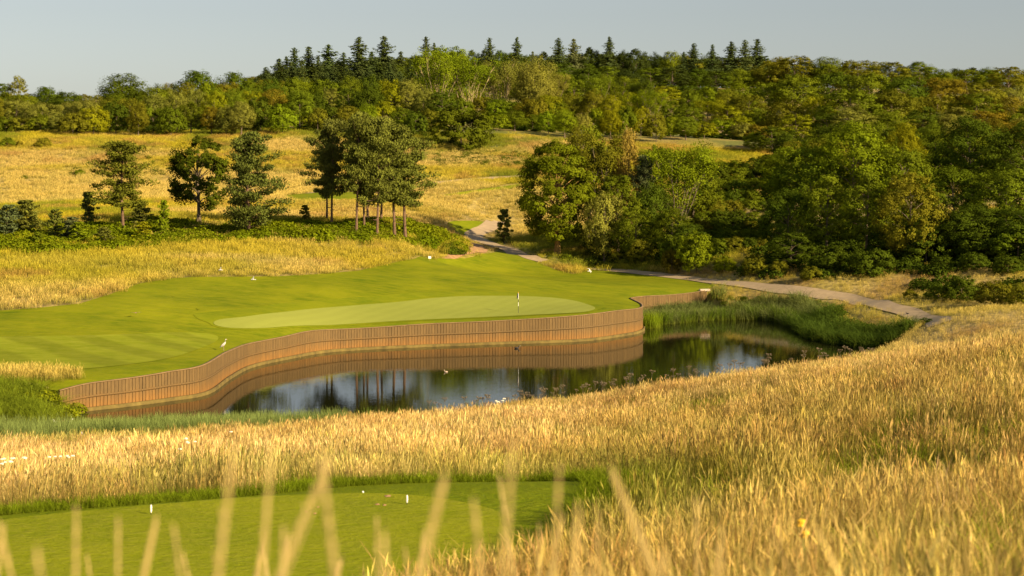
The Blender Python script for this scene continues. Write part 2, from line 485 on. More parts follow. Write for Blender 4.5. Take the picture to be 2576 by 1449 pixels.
# ------------------------------------------------------------------ sheets laid on the ground
SHEETS = {}
def drape(name, poly, mat, spacing=1.2, edge=0.5, off=0.05, skirt=0.0, smooth_edge=True, closed_pts=None):
    b = catmull(np.asarray(poly)[:, :2], edge, closed=True) if smooth_edge else np.asarray(poly)[:, :2]
    x0, y0 = b.min(0); x1, y1 = b.max(0)
    gx, gy = np.meshgrid(np.arange(x0, x1, spacing), np.arange(y0, y1, spacing))
    gx = (gx + (rng.random(gx.shape) - .5) * spacing * .4).ravel(); gy = (gy + (rng.random(gy.shape) - .5) * spacing * .4).ravel()
    ok = inside(b, gx, gy); gx, gy = gx[ok], gy[ok]
    ok = dist_line(b, gx, gy, True) > spacing * 0.4; gx, gy = gx[ok], gy[ok]
    nb = len(b)
    allp = [Vector(p) for p in b] + [Vector(p) for p in zip(gx, gy)]
    res = delaunay_2d_cdt(allp, [(i, (i + 1) % nb) for i in range(nb)], [], 1, 1e-5)
    v2 = np.array([(v[0], v[1]) for v in res[0]])
    F = [tuple(f) for f in res[2]]
    z = hz(v2[:, 0], v2[:, 1]) + off
    V = np.c_[v2, z]
    # orient upwards
    a = V[[f[0] for f in F]]; c = V[[f[1] for f in F]]; d = V[[f[2] for f in F]]
    up = np.cross(c - a, d - a)[:, 2] > 0
    F = [f if k else f[::-1] for f, k in zip(F, up)]
    V = V.tolist()
    if skirt > 0:
        zb = hz(b[:, 0], b[:, 1]) + off
        s = len(V)
        V += np.c_[b, zb].tolist() + np.c_[b, zb - skirt].tolist()
        F += [(s + i, s + (i + 1) % nb, s + nb + (i + 1) % nb, s + nb + i) for i in range(nb)]
    me = new_mesh(name, V, F)
    o = ob(name, me, mat, smooth=True)
    o["kind"] = "structure"
    SHEETS[name] = b
    return o

# the ground itself
ROWS = np.r_[np.arange(-40, 60, 0.7), np.arange(60, 215, 1.1), np.arange(215, 430, 2.2), np.arange(430, 1000, 7), np.arange(1000, 3000, 80)]
SX = np.linspace(-1, 1, 250)
gy = np.repeat(ROWS[:, None], len(SX), 1)
gx = SX[None, :] * (46 + 0.47 * np.maximum(gy, 0))
gz = ground_z(gx.ravel(), gy.ravel())
nr, nc = gx.shape
idx = np.arange(nr * nc).reshape(nr, nc)
GF = np.stack([idx[:-1, :-1], idx[:-1, 1:], idx[1:, 1:], idx[1:, :-1]], -1).reshape(-1, 4)
gme = new_mesh("ground", np.c_[gx.ravel(), gy.ravel(), gz], GF)

def meadow_tint(x, y):
    """colour of the unmown grass at a place: straw, with green, yellow and reddish patches"""
    x = np.asarray(x, float); y = np.asarray(y, float)
    straw = np.array([0.67, 0.475, 0.185]); yellow = np.array([0.46, 0.375, 0.020]); green = np.array([0.17, 0.21, 0.018]); red = np.array([0.40, 0.22, 0.07])
    n1 = noise2(x + 900, y * 0.8 + 900, 9, 21, 3)[:, None]; n2 = noise2(x + 300, y * 0.7 + 300, 26, 31, 3)[:, None]; n3 = noise2(x + 100, y + 700, 7, 41, 3)[:, None]
    far = sstep(125, 200, y)[:, None]
    pale = sstep(.45, .65, noise2(x * .6 + 55, y * 1.5 + 5, 22, 91, 2))[:, None]
    fy = 0.85 - 0.55 * pale
    c = straw * (1 - fy * far) + yellow * fy * far
    k = sstep(0.45, 0.66, n2) * (0.30 + 0.55 * far)
    c = c * (1 - k) + yellow * k
    k = sstep(0.47, 0.66, n1 * 0.6 + n2 * 0.4) * (0.72 + 0.12 * far) * (1 - .6 * sstep(145, 155, y) * (1 - sstep(205, 225, y)))[:, None]
    c = c * (1 - k) + green * k
    k = sstep(0.56, 0.74, n3) * 0.6
    c = c * (1 - k) + red * k
    k = (sstep(74, 92, y) * (1 - sstep(104, 108, y)) * (1 - sstep(-22, -4, x)) * 0.6)[:, None]
    c = c * (1 - k) + np.array([0.22, 0.26, 0.025]) * k
    k = (sstep(283, 292, y + x * .12) * (1 - sstep(322, 334, y + x * .12)) * 0.8)[:, None]
    c = c * (1 - k) + np.array([0.66, 0.49, 0.15]) * k
    k = (np.exp(-(((x - 3.2) / 1.9) ** 2 + ((y - 37) / 5.0) ** 2)) * 0.95)[:, None]
    c = c * (1 - k) + np.array([0.15, 0.18, 0.012]) * k
    # right bank browner, shade put into the grass tint; green hollow by the camera
    k = (sstep(-4, 6, x - 0.06 * y) * (1 - sstep(70, 120, y)) * 0.62)[:, None]
    c = c * (1 - k) + np.array([0.40, 0.27, 0.085]) * k
    k = (np.exp(-(((x - 1.9) / .9) ** 2 + ((y - 6) / 2.6) ** 2)) * 0.9)[:, None]
    c = c * (1 - k) + np.array([0.11, 0.13, 0.02]) * k
    return c

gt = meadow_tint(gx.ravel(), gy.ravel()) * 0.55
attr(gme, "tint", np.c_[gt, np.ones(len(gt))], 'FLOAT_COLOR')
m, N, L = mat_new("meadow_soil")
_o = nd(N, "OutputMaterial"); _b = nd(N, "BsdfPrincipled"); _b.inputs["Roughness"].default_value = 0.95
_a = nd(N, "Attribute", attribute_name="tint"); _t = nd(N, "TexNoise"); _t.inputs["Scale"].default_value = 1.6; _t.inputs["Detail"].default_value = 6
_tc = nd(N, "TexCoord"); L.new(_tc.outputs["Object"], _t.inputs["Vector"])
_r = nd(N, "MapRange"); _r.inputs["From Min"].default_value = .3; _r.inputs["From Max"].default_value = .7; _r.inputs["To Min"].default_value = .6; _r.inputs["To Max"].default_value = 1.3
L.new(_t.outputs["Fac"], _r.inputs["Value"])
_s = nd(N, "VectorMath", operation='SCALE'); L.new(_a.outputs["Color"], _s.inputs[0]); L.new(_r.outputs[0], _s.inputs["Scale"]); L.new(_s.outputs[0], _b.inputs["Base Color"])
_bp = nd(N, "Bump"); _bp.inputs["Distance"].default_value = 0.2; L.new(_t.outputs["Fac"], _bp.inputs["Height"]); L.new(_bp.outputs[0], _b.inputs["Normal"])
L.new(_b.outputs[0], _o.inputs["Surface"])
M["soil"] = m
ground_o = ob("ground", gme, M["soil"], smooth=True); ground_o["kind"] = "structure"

# mown turf round the green, up to the wall
def G(pts, Dmin=118.0): return ground_at(pts, Dmin)[:, :2]
turf_far = G([(-330, 800), (-150, 792), (0, 782), (100, 775), (200, 765), (280, 740), (350, 714), (430, 701), (500, 697), (600, 697), (700, 696), (800, 690), (900, 682), (960, 668), (1010, 657), (1080, 650), (1150, 652), (1210, 640), (1250, 632), (1300, 640), (1340, 656), (1390, 676), (1440, 690), (1490, 680), (1530, 683), (1700, 702), (1800, 718)])
wl = wall_line
tng = np.gradient(wl[:, :2], axis=0); tng /= np.linalg.norm(tng, axis=1)[:, None]
wn_in = np.stack([-tng[:, 1], tng[:, 0]], 1)              # towards the green
wall_back = wl[:, :2] + wn_in * 0.16
left_front = np.array([(-36.5, 120.5), (-45, 125), (-62, 128)])
turf_poly = np.concatenate([turf_far, wall_back[::-1], left_front])
drape("mown_turf", turf_poly, M["turf_rough"], 1.3, 0.5, 0.05, smooth_edge=False)
fair_poly = G([(-330, 856), (-150, 852), (0, 848), (200, 846), (330, 842), (440, 838), (530, 842), (548, 856), (500, 880), (430, 902), (330, 918), (200, 930), (60, 938), (-100, 935), (-330, 930)])
drape("fairway", fair_poly, M["turf_fairway"], 1.2, 0.4, 0.075)
GREEN = [(537, 815), (556, 806), (640, 796), (760, 782), (900, 770), (1000, 762), (1080, 753), (1150, 748), (1230, 746.5), (1310, 747), (1390, 751), (1455, 761), (1492, 773), (1494, 781), (1460, 788), (1390, 792), (1304, 796), (1100, 805), (920, 815), (800, 821), (680, 827), (590, 828), (550, 823)]
green_ctrl = G(GREEN)
green_line = catmull(green_ctrl, 0.35, closed=True)
gc = green_line.mean(0)
tg = np.gradient(green_line, axis=0); tg /= np.linalg.norm(tg, axis=1)[:, None]
go = np.stack([tg[:, 1], -tg[:, 0]], 1)
if ((green_line - gc) * go).sum() < 0: go = -go
back = sstep(-0.3, 0.4, go[:, 1] - 0.15)
col_line = green_line + go * (0.35 + 2.6 * back)[:, None]
drape("green_collar", col_line[::2], M["turf_collar"], 1.1, 0.4, 0.078)
drape("putting_green", green_line, M["turf_green"], 0.9, 0.35, 0.105, smooth_edge=False)
drape("tee_surround", np.concatenate([catmull([(-15.5, 33.0), (-11, 35.4), (-8.2, 36.6), (-5.5, 38.6), (-3.4, 40.3), (-0.5, 41.1), (1.0, 40.9), (1.8, 38.6), (1.3, 35), (0.6, 30), (-1.5, 23.0), (-8, 22.6), (-15, 24.5)], 0.4, closed=True)]), M["turf_semi"], 0.6, 0.35, 0.03, smooth_edge=False)
drape("tee_box", tee_poly, M["turf_tee"], 0.7, 0.4, 0.10, skirt=0.16, smooth_edge=False)
for k, pp in enumerate([[(715, 493), (790, 486), (900, 484), (960, 492), (900, 501), (830, 506), (740, 507)],
                        [(1110, 492), (1180, 481), (1260, 470), (1310, 464), (1310, 471), (1240, 481), (1180, 489)],
                        [(1128, 560), (1180, 556), (1222, 560), (1214, 570), (1175, 588), (1162, 594), (1140, 580)],
                        [(-150, 585), (0, 572), (60, 580), (40, 592), (-150, 600)]]):
    drape("far_fairway" if k == 0 else "far_fairway.%03d" % k, G(pp, 180), M["turf_collar"], 1.5, 0.8, 0.07)

def ribbon(name, px, width, Dmin, mat, off=0.085, plan=None):
    c = np.asarray(plan) if plan is not None else G(px, Dmin)
    c = catmull(c, 0.8)
    t = np.gradient(c, axis=0); t /= np.linalg.norm(t, axis=1)[:, None]
    n = np.stack([-t[:, 1], t[:, 0]], 1)
    wv = width * (1 + 0.05 * np.sin(np.arange(len(c)) * .7))[:, None]
    return drape(name, np.concatenate([c + n * wv / 2, (c - n * wv / 2)[::-1]]), mat, 0.8, 0.5, off, smooth_edge=False), c
_, path_bend = ribbon("cart_path", [(1262, 560), (1232, 571), (1206, 582), (1192, 593), (1203, 604), (1240, 617), (1290, 633), (1332, 647), (1370, 658)], 3.0, 200, M["tarmac"])
_, path_side = ribbon("cart_path.001", [(1478, 675), (1530, 680), (1620, 688), (1720, 700), (1830, 713), (1950, 726), (2060, 740), (2150, 754), (2220, 767), (2290, 787), (2345, 806), (2365, 815)], 2.15, 140, M["tarmac"])
path1 = np.concatenate([path_bend, path_side])
_, path2 = ribbon("hill_path", [(1330, 444), (1290, 446), (1240, 449), (1180, 453), (1130, 458), (1085, 465)], 2.6, 250, M["tarmac"])
_, path3 = ribbon("meadow_track", [(1000, 482), (850, 484), (740, 487), (640, 491), (520, 494), (380, 500), (200, 511), (60, 518), (-100, 524)], 1.6, 250, M["tarmac"], 0.05)
drape("bare_earth", G([(1102, 656), (1122, 644), (1150, 636), (1176, 625), (1172, 612), (1190, 612), (1222, 626), (1226, 633), (1200, 637), (1165, 645), (1140, 655)], 180), M["dirt"], 0.8, 0.5, 0.095)

# pond water
wp = np.concatenate([wall_line[:, :2] + wn_in * 0.2, catmull([water_pt(u, v) for u, v in SHORE], 1.0)])
cen = np.array([2.0, 150.0])
me = new_mesh("pond_water", [(-45, 100, 0), (52, 100, 0), (52, 206, 0), (-45, 206, 0)], [(0, 1, 2, 3)])
m, N, L = mat_new("pond_water")
_o = nd(N, "OutputMaterial"); _b = nd(N, "BsdfPrincipled"); _b.inputs["Base Color"].default_value = (0.010, 0.011, 0.004, 1); _b.inputs["Roughness"].default_value = 0.015; _b.inputs["IOR"].default_value = 1.34
_tc = nd(N, "TexCoord"); _mp = nd(N, "Mapping"); _mp.inputs["Scale"].default_value = (0.8, 2.2, 1); _t = nd(N, "TexNoise"); _t.inputs["Scale"].default_value = 1.5; _t.inputs["Detail"].default_value = 3
L.new(_tc.outputs["Object"], _mp.inputs["Vector"]); L.new(_mp.outputs[0], _t.inputs["Vector"])
_bp = nd(N, "Bump"); _bp.inputs["Strength"].default_value = 0.05; _bp.inputs["Distance"].default_value = 0.05; L.new(_t.outputs["Fac"], _bp.inputs["Height"]); L.new(_bp.outputs[0], _b.inputs["Normal"])
L.new(_b.outputs[0], _o.inputs["Surface"])
wo = ob("pond_water", me, m); wo["kind"] = "structure"

# ------------------------------------------------------------------ timber wall
def wood_mat(name, c_top, c_low, zsplit):
    m, N, L = mat_new(name)
    o = nd(N, "OutputMaterial"); b = nd(N, "BsdfPrincipled"); b.inputs["Roughness"].default_value = 0.85
    g = nd(N, "NewGeometry"); sp = nd(N, "SeparateXYZ"); L.new(g.outputs["Position"], sp.inputs[0])
    n = nd(N, "TexNoise"); n.inputs["Scale"].default_value = 0.7; n.inputs["Detail"].default_value = 5
    mp = nd(N, "Mapping"); mp.inputs["Scale"].default_value = (4, 4, 0.5); L.new(g.outputs["Position"], mp.inputs["Vector"]); L.new(mp.outputs[0], n.inputs["Vector"])
    ad = nd(N, "Math", operation='MULTIPLY_ADD'); ad.inputs[1].default_value = 0.9; L.new(n.outputs["Fac"], ad.inputs[0]); L.new(sp.outputs["Z"], ad.inputs[2])
    r = nd(N, "MapRange"); r.inputs["From Min"].default_value = zsplit - 0.2; r.inputs["From Max"].default_value = zsplit + 0.75; L.new(ad.outputs[0], r.inputs["Value"])
    mx = nd(N, "Mix", data_type='RGBA'); mx.inputs[6].default_value = (*c_low, 1); mx.inputs[7].default_value = (*c_top, 1); L.new(r.outputs[0], mx.inputs["Factor"])
    oi = nd(N, "ObjectInfo"); rr = nd(N, "MapRange"); rr.inputs["To Min"].default_value = 0.88; rr.inputs["To Max"].default_value = 1.10; L.new(oi.outputs["Random"], rr.inputs["Value"])
    n2 = nd(N, "TexNoise"); n2.inputs["Scale"].default_value = 3; n2.inputs["Detail"].default_value = 4; mp2 = nd(N, "Mapping"); mp2.inputs["Scale"].default_value = (6, 6, 0.6)
    L.new(g.outputs["Position"], mp2.inputs["Vector"]); L.new(mp2.outputs[0], n2.inputs["Vector"])
    r3 = nd(N, "MapRange"); r3.inputs["From Min"].default_value = .3; r3.inputs["From Max"].default_value = .7; r3.inputs["To Min"].default_value = .8; r3.inputs["To Max"].default_value = 1.2; L.new(n2.outputs["Fac"], r3.inputs["Value"])
    mu = nd(N, "Math", operation='MULTIPLY'); L.new(rr.outputs[0], mu.inputs[0]); L.new(r3.outputs[0], mu.inputs[1])
    s = nd(N, "VectorMath", operation='SCALE'); L.new(mx.outputs[2], s.inputs[0]); L.new(mu.outputs[0], s.inputs["Scale"]); L.new(s.outputs[0], b.inputs["Base Color"])
    L.new(b.outputs[0], o.inputs["Surface"])
    return m
M["wall_wood"] = wood_mat("wall_wood", (0.128, 0.076, 0.023), (0.200, 0.096, 0.019), 0.95)
M["wall_cap"] = plain("wall_cap", (0.20, 0.125, 0.055), 0.85, 0.2, 2)
M["wall_moss"] = plain("wall_moss", (0.12, 0.085, 0.018), 0.9, 0.4, 1.5)
M["wall_dark"] = plain("wall_backing", (0.045, 0.028, 0.015), 0.95)
wall = empty("timber_retaining_wall", (0, 0, 0))
tag(wall, "brown vertical board retaining wall curving along the pond under the green", "retaining wall")
mb = MB(); mb.box((0, 0, 0.5), (1, 1, 1))
bme = mb.mesh("board", [M["wall_wood"]])
bm = bmesh.new(); bm.from_mesh(bme); bmesh.ops.bevel(bm, geom=[e for e in bm.edges if abs(e.verts[0].co.z - e.verts[1].co.z) > .5], offset=0.06, segments=1, affect='EDGES'); bm.to_mesh(bme); bm.free()
mid = (wl[:-1] + wl[1:]) / 2
md = wl[1:, :2] - wl[:-1, :2]
NB = len(mid)
def sweep(name, a, b, z0, z1, mat, i0=0, i1=None):
    """box section swept along the wall: a..b outward offsets from the wall line, z0..z1 heights (arrays)"""
    i1 = len(wl) if i1 is None else i1
    q = wl[i0:i1, :2]; n = -wn_in[i0:i1]
    V = []
    for o_, z in ((a, z0), (b, z0), (b, z1), (a, z1)):
        V.append(np.c_[q + n * o_, np.broadcast_to(z, (len(wl),))[i0:i1]])
    k = len(q); V = np.concatenate(V); F = []
    for r_ in range(4):
        s_ = (r_ + 1) % 4
        for i in range(k - 1):
            F.append((r_ * k + i, r_ * k + i + 1, s_ * k + i + 1, s_ * k + i))
    F += [(0, k, 2 * k, 3 * k), (k - 1, 4 * k - 1, 3 * k - 1, 2 * k - 1)]
    me = new_mesh(name, V, np.array(F)); 
    bm = bmesh.new(); bm.from_mesh(me); bmesh.ops.recalc_face_normals(bm, faces=bm.faces); bm.to_mesh(me); bm.free()
    return ob(name, me, mat, wall)
ground_top = hz(wl[:, 0] + wn_in[:, 0] * .16, wl[:, 1] + wn_in[:, 1] * .16)
top = ground_top + 0.07
for i in range(NB):
    o = bpy.data.objects.new("board", bme); COL.objects.link(o); o.parent = wall
    L_ = math.hypot(*md[i])
    o.location = (mid[i, 0], mid[i, 1], -0.4)
    o.rotation_euler = (0, 0, math.atan2(md[i, 1], md[i, 0]))
    o.scale = (L_ - 0.022 - 0.018 * random.random(), 0.06 + 0.015 * random.random(), 0.4 + (top[i] + top[i + 1]) / 2 - 0.005 - 0.03 * random.random())
sweep("backing", -0.10, -0.05, -0.4, top - 0.05, M["wall_dark"])
sweep("cap", -0.14, 0.075, top + 0.0, top + 0.07, M["wall_cap"])
sweep("rail", 0.048, 0.10, top * 0.53 - 0.07, top * 0.53 + 0.07, M["wall_wood"])
sweep("waterline_beam", 0.05, 0.26, -0.3, 0.25 + 0 * top, M["wall_moss"])

# ------------------------------------------------------------------ foliage generators (metres, base at the origin)
def unit(v):
    v = np.asarray(v, float)
    return v / (np.linalg.norm(v, axis=-1, keepdims=True) + 1e-9)

def leaves_mesh(name, C, Nn, size, aspect=0.62, tdir=None, var=None, mat=None):
    n = len(C)
    Nn = unit(Nn)
    t = rng.normal(size=(n, 3)) if tdir is None else np.asarray(tdir, float)
    t = unit(t - Nn * (t * Nn).sum(1, keepdims=True))
    b = np.cross(Nn, t)
    s = np.asarray(size, float).reshape(-1, 1) * np.ones((n, 1))
    V = np.stack([C - t * s * .5, C + b * s * .5 * aspect, C + t * s * .5, C - b * s * .5 * aspect], 1).reshape(-1, 3)
    me = new_mesh(name, V, np.arange(4 * n).reshape(n, 4))
    v = rng.random(n) if var is None else np.clip(var, 0, 1)
    attr(me, "var", np.repeat(v, 4))
    me.materials.append(mat)
    return me

def fib_dirs(n, zmin=-1.0, jit=0.25):
    i = np.arange(n) + 0.5
    z = 1 - (1 - zmin) * i / n
    ph = i * 2.399963 + rng.random() * 6
    r = np.sqrt(np.maximum(0, 1 - z * z))
    d = np.stack([r * np.cos(ph), r * np.sin(ph), z], 1) + rng.normal(size=(n, 3)) * jit
    return unit(d)

def broad_crown(name, H, W, base, n_lobe, n_sub, n_leaf, leaf, zmin=-0.55, squash=1.0, loose=1.0, lobe_r=0.42, droop=0.0, mat=None):
    """lobed broadleaf crown; returns mesh and lobe centres"""
    a = W / 2; zb = base * H; c = (H - zb) / 2; ctr = np.array([0, 0, zb + c])
    d = fib_dirs(n_lobe, zmin, 0.22)
    rl = lobe_r * a * (0.7 + 0.6 * rng.random(n_lobe))
    ext = np.stack([np.full(n_lobe, a), np.full(n_lobe, a), np.full(n_lobe, c)], 1)
    lc = ctr + d * np.maximum(ext * (0.94 + .12 * rng.random((n_lobe, 1))) - rl[:, None] * np.array([1, 1, min(1, c / a)]), 0.05)
    C, Nn, var, sz = [], [], [], []
    per = max(1, n_leaf // (n_lobe * n_sub))
    for i in range(n_lobe):
        sdirs = fib_dirs(n_sub, -1, 0.3)
        keep = (sdirs @ d[i]) > -0.45
        sdirs = sdirs[keep]
        lv = rng.random() * 0.4
        for s in sdirs:
            sc = lc[i] + s * rl[i] * 0.78 * np.array([1, 1, squash])
            rs = rl[i] * (0.30 + 0.22 * rng.random()) * loose
            k = int(per * (0.7 + .6 * rng.random()) / max(keep.mean(), .3))
            o = unit(rng.normal(size=(k, 3))) * (rng.random((k, 1)) ** 0.45) * rs
            o[:, 2] *= 0.75
            if droop: o[:, 2] -= droop * rng.random(k) * rs
            C.append(sc + o)
            Nn.append(unit(s * 0.6 + d[i] * 0.3 + unit(o) * .35 + np.array([0, 0, .25])) + rng.normal(size=(k, 3)) * 0.27)
            var.append(np.clip(0.25 + lv + rng.normal() * 0.12 + rng.normal(size=k) * 0.16, 0, 1))
            sz.append(leaf * (0.7 + 0.6 * rng.random(k)))
    C = np.concatenate(C); C[:, 2] = np.maximum(C[:, 2], 0.05)
    me = leaves_mesh(name, C, np.concatenate(Nn), np.concatenate(sz), 0.66, None, np.concatenate(var), mat or M["leaf"])
    return me, lc

def trunk_mesh(name, H, r, lobes, top=0.75, base_split=0.3, mat=None, n=8, every=1, lean=0.0):
    mb = MB()
    k = 7
    pts, rad = [], []
    ph = random.random() * 6
    for i in range(k):
        t = i / (k - 1)
        pts.append((math.sin(t * 3 + ph) * .02 * H * t + lean * H * t, math.cos(t * 2.3 + ph) * .02 * H * t, t * H * top))
        rad.append(r * (1.25 - 0.35 * min(1, t * 8)) * (1 - 0.8 * t) + 0.01)
    mb.tube(pts, rad, n)
    for lc in list(lobes)[::every]:
        f = min(0.95, max(base_split, (lc[2] / H) * 0.72 / top))
        j = f * (k - 1); i0 = int(j); w = j - i0
        p0 = np.array(pts[i0]) * (1 - w) + np.array(pts[min(i0 + 1, k - 1)]) * w
        p2 = np.array(lc)
        p1 = (p0 + p2) / 2 + np.array([0, 0, 0.08 * np.linalg.norm(p2 - p0)])
        rr = r * 0.42 * (1 - f * .6)
        mb.tube([p0, p0 * .6 + p1 * .4 + np.array([0, 0, .02 * H]), p1, p2], [rr, rr * .75, rr * .5, rr * .16], 5)
    return mb.mesh(name, [mat or M["bark"]])

VAR = {}
def keep(kind, trunk, crown, H, W, extra=None):
    VAR.setdefault(kind, []).append((trunk, crown, H, W))

# broadleaf trees for the woods
for s in range(5):
    H, W = 12.0, 10.0
    cr, lc = broad_crown("crown", H, W, 0.10, 24, 14, 15000, 0.27, -0.75, 0.9, 1.0, 0.36 + .03 * s)
    keep("broad", trunk_mesh("trunk", H, 0.28, lc, .7, .25, every=3), cr, H, W)
# upright, looser trees (wood edge)
for s in range(3):
    H, W = 14.0, 8.5
    cr, lc = broad_crown("crown", H, W, 0.08, 32, 12, 14000, 0.25, -0.85, 1.0, 1.05, 0.32)
    keep("tall", trunk_mesh("trunk", H, 0.25, lc, .8, .2, every=2), cr, H, W)
# bushes down to the ground
for s in range(4):
    H, W = 5.0, 6.0
    cr, lc = broad_crown("crown", H, W, -0.15, 20, 12, 8500, 0.21, -0.45, 1.0, 1.0, 0.36)
    keep("bush", trunk_mesh("trunk", H, 0.10, lc[:8], .6, .1), cr, H, W)
# large-leaved dark trees of the near wood on the right
for s in range(3):
    H, W = 15.0, 12.0
    cr, lc = broad_crown("crown", H, W, 0.02, 34, 14, 20000, 0.28, -0.9, 1.0, 1.0, 0.33)
    keep("wood", trunk_mesh("trunk", H, 0.3, lc, .72, .22, every=2), cr, H, W)
# willow like, hanging
for s in range(2):
    H, W = 12.0, 10.0
    cr, lc = broad_crown("crown", H, W, 0.1, 28, 12, 10000, 0.3, -0.8, 1.0, 1.0, 0.33, droop=1.4)
    keep("willow", trunk_mesh("trunk", H, 0.25, lc, .75, .2, every=3), cr, H, W)

# ash grove trees: many pale stems, leaves mostly at the top
def stem_tree(H, W, nst, leaf_n, mat):
    mb = MB(); C, Nn, var = [], [], []
    for i in range(nst):
        az = 2 * math.pi * (i + random.random() * .6) / nst
        sp = W / 2 * (0.35 + 0.6 * random.random())
        top = H * (0.72 + 0.26 * random.random())
        p = []
        for t in (0, .12, .3, .5, .7, .88, 1):
            rr = sp * t ** 0.9
            p.append(np.array([math.cos(az) * rr + random.gauss(0, .12), math.sin(az) * rr + random.gauss(0, .12), top * t]))
        r0 = 0.13 + random.random() * .06
        mb.tube(p, [r0 * (1 - .88 * t) for t in (0, .12, .3, .5, .7, .88, 1)], 5)
        for q in range(7):
            f = 0.35 + 0.6 * random.random(); j = f * 6; i0 = int(j)
            a = p[i0] * (1 - j + i0) + p[min(6, i0 + 1)] * (j - i0)
            az2 = az + random.uniform(-1.6, 1.6)
            ln = H * random.uniform(.08, .2)
            b = a + np.array([math.cos(az2) * ln * .55, math.sin(az2) * ln * .55, ln])
            mb.tube([a, (a + b) / 2 + np.array([0, 0, -.05 * ln]), b], [r0 * .4, r0 * .28, .015], 4)
            k = int(leaf_n / (nst * 7) * (0.4 + 1.2 * (f > .6)))
            o = rng.normal(size=(k, 3)) * np.array([.055, .055, .045]) * H * (0.6 + .5 * rng.random())
            C.append(b + o); Nn.append(unit(o) * .5 + np.array([math.cos(az2) * .4, math.sin(az2) * .4, .35]) + rng.normal(size=(k, 3)) * .4)
            var.append(np.clip(.45 + rng.normal() * .15 + rng.normal(size=k) * .15, 0, 1))
    C = np.concatenate(C); C[:, 2] = np.maximum(C[:, 2], .1)
    cr = leaves_mesh("crown", C, np.concatenate(Nn), 0.30 * (0.7 + .6 * rng.random(len(C))), .6, None, np.concatenate(var), M["leaf"])
    return mb.mesh("stems", [mat]), cr
for s in range(3):
    t_, c_ = stem_tree(16, 12, 13, 9500, M["pale_bark"]); keep("ash_grove", t_, c_, 16.5, 13)

for s in range(2):
    t_, c_ = stem_tree(16, 11, 10, 13000, M["bark"]); keep("ash_dark", t_, c_, 16.5, 12)

# pines
def pine(H, W, bare, n_br, n_tuft, mat, tuft=0.34, trunk_r=0.22, lean=0.0, stubs=True, asym=(0.0, 0.0), gap=(9, 9)):
    mb = MB()
    k = 9; ph = random.random() * 6
    tp = [np.array([math.sin(t * 4 + ph) * .012 * H + lean * H * t * t, math.cos(t * 3 + ph) * .012 * H, t * H * .97]) for t in np.linspace(0, 1, k)]
    mb.tube(tp, [trunk_r * (1.2 - .2 * min(1, t * 10)) * (1 - .82 * t) for t in np.linspace(0, 1, k)], 8)
    C, T, Nn, var, szs = [], [], [], [], []
    per = n_tuft // n_br
    for i in range(n_br):
        f = bare + (1 - bare) * ((i + random.random()) / n_br)
        q = (f - bare) / (1 - bare)
        prof = (0.62 + 0.38 * math.sin(min(1, q * 1.6) * math.pi / 2)) * (1 - q ** 2.2 * .72)
        ln = W / 2 * prof * random.uniform(.42, 1.18)
        az = i * 2.4 + random.uniform(-.5, .5)
        ln *= 1 + asym[1] * math.cos(az - asym[0])
        if gap[0] < q < gap[1]: ln *= .35
        j = f * (k - 1); i0 = int(j); p0 = tp[i0] * (1 - j + i0) + tp[min(k - 1, i0 + 1)] * (j - i0)
        up = random.uniform(-.15, .42) + .5 * q * q
        dr = np.array([math.cos(az), math.sin(az), up])
        p1 = p0 + dr * ln * .5 + np.array([0, 0, -.04 * ln]); p2 = p0 + dr * ln + np.array([0, 0, .06 * ln])
        rr = trunk_r * .3 * (1 - .6 * f)
        mb.tube([p0, p1, p2], [rr, rr * .6, rr * .2], 5)
        npad = max(2, int(ln / 0.75))
        for b in range(npad):
            g = 0.35 + 0.65 * (b + random.random() * .7) / npad
            side = np.array([-dr[1], dr[0], 0]) * random.uniform(-.42, .42) * ln * (1.15 - g * .5)
            pc = p0 + dr * ln * min(g, 1.0) + side + np.array([0, 0, random.uniform(0, .22)])
            r_ = (0.62 + .42 * random.random()) * (W / 8.5)
            m_ = int(per / npad * (.7 + .6 * random.random()))
            o = rng.normal(size=(m_, 3)); o = unit(o) * rng.random((m_, 1)) ** .5 * np.array([r_, r_, r_ * .6])
            C.append(pc + o)
            td = unit(o) * .55 + np.array([0, 0, .75]) + dr * .3 + rng.normal(size=(m_, 3)) * .3
            T.append(td); Nn.append(rng.normal(size=(m_, 3)) * .6 + unit(o) * .6 + np.array([0, 0, .35]))
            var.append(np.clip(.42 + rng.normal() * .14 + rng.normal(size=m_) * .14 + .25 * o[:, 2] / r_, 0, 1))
            szs.append(tuft * (.7 + .6 * rng.random(m_)))
    if stubs:
        for i in range(5):
            f = bare * random.uniform(.4, 1); az = random.random() * 6.28; z = f * H
            p0 = np.array([lean * H * f * f, 0, z]); ln = random.uniform(.6, 1.6)
            mb.tube([p0, p0 + np.array([math.cos(az) * ln, math.sin(az) * ln, random.uniform(-.3, .2)])], [.05, .015], 4)
    cr = leaves_mesh("crown", np.concatenate(C), np.concatenate(Nn), np.concatenate(szs), 0.46, np.concatenate(T), np.concatenate(var), M["needle"])
    return mb.mesh("trunk", [mat]), cr
for s in range(4):
    t_, c_ = pine(15, 9.0, (.36, .30, .40, .33)[s], 52, 15000, M["pine_bark"], lean=(-.02, .01, .0, .03)[s], asym=(s * 1.7, .28), gap=((.5, .58), (.3, .38), (9, 9), (.62, .7))[s]); keep("pine", t_, c_, 15.3, 9.2)
for s in range(3):
    t_, c_ = pine(5, 3.4, .12, 34, 4200, M["pine_bark"], .30, .08, stubs=False); keep("young_pine", t_, c_, 5.1, 3.6)

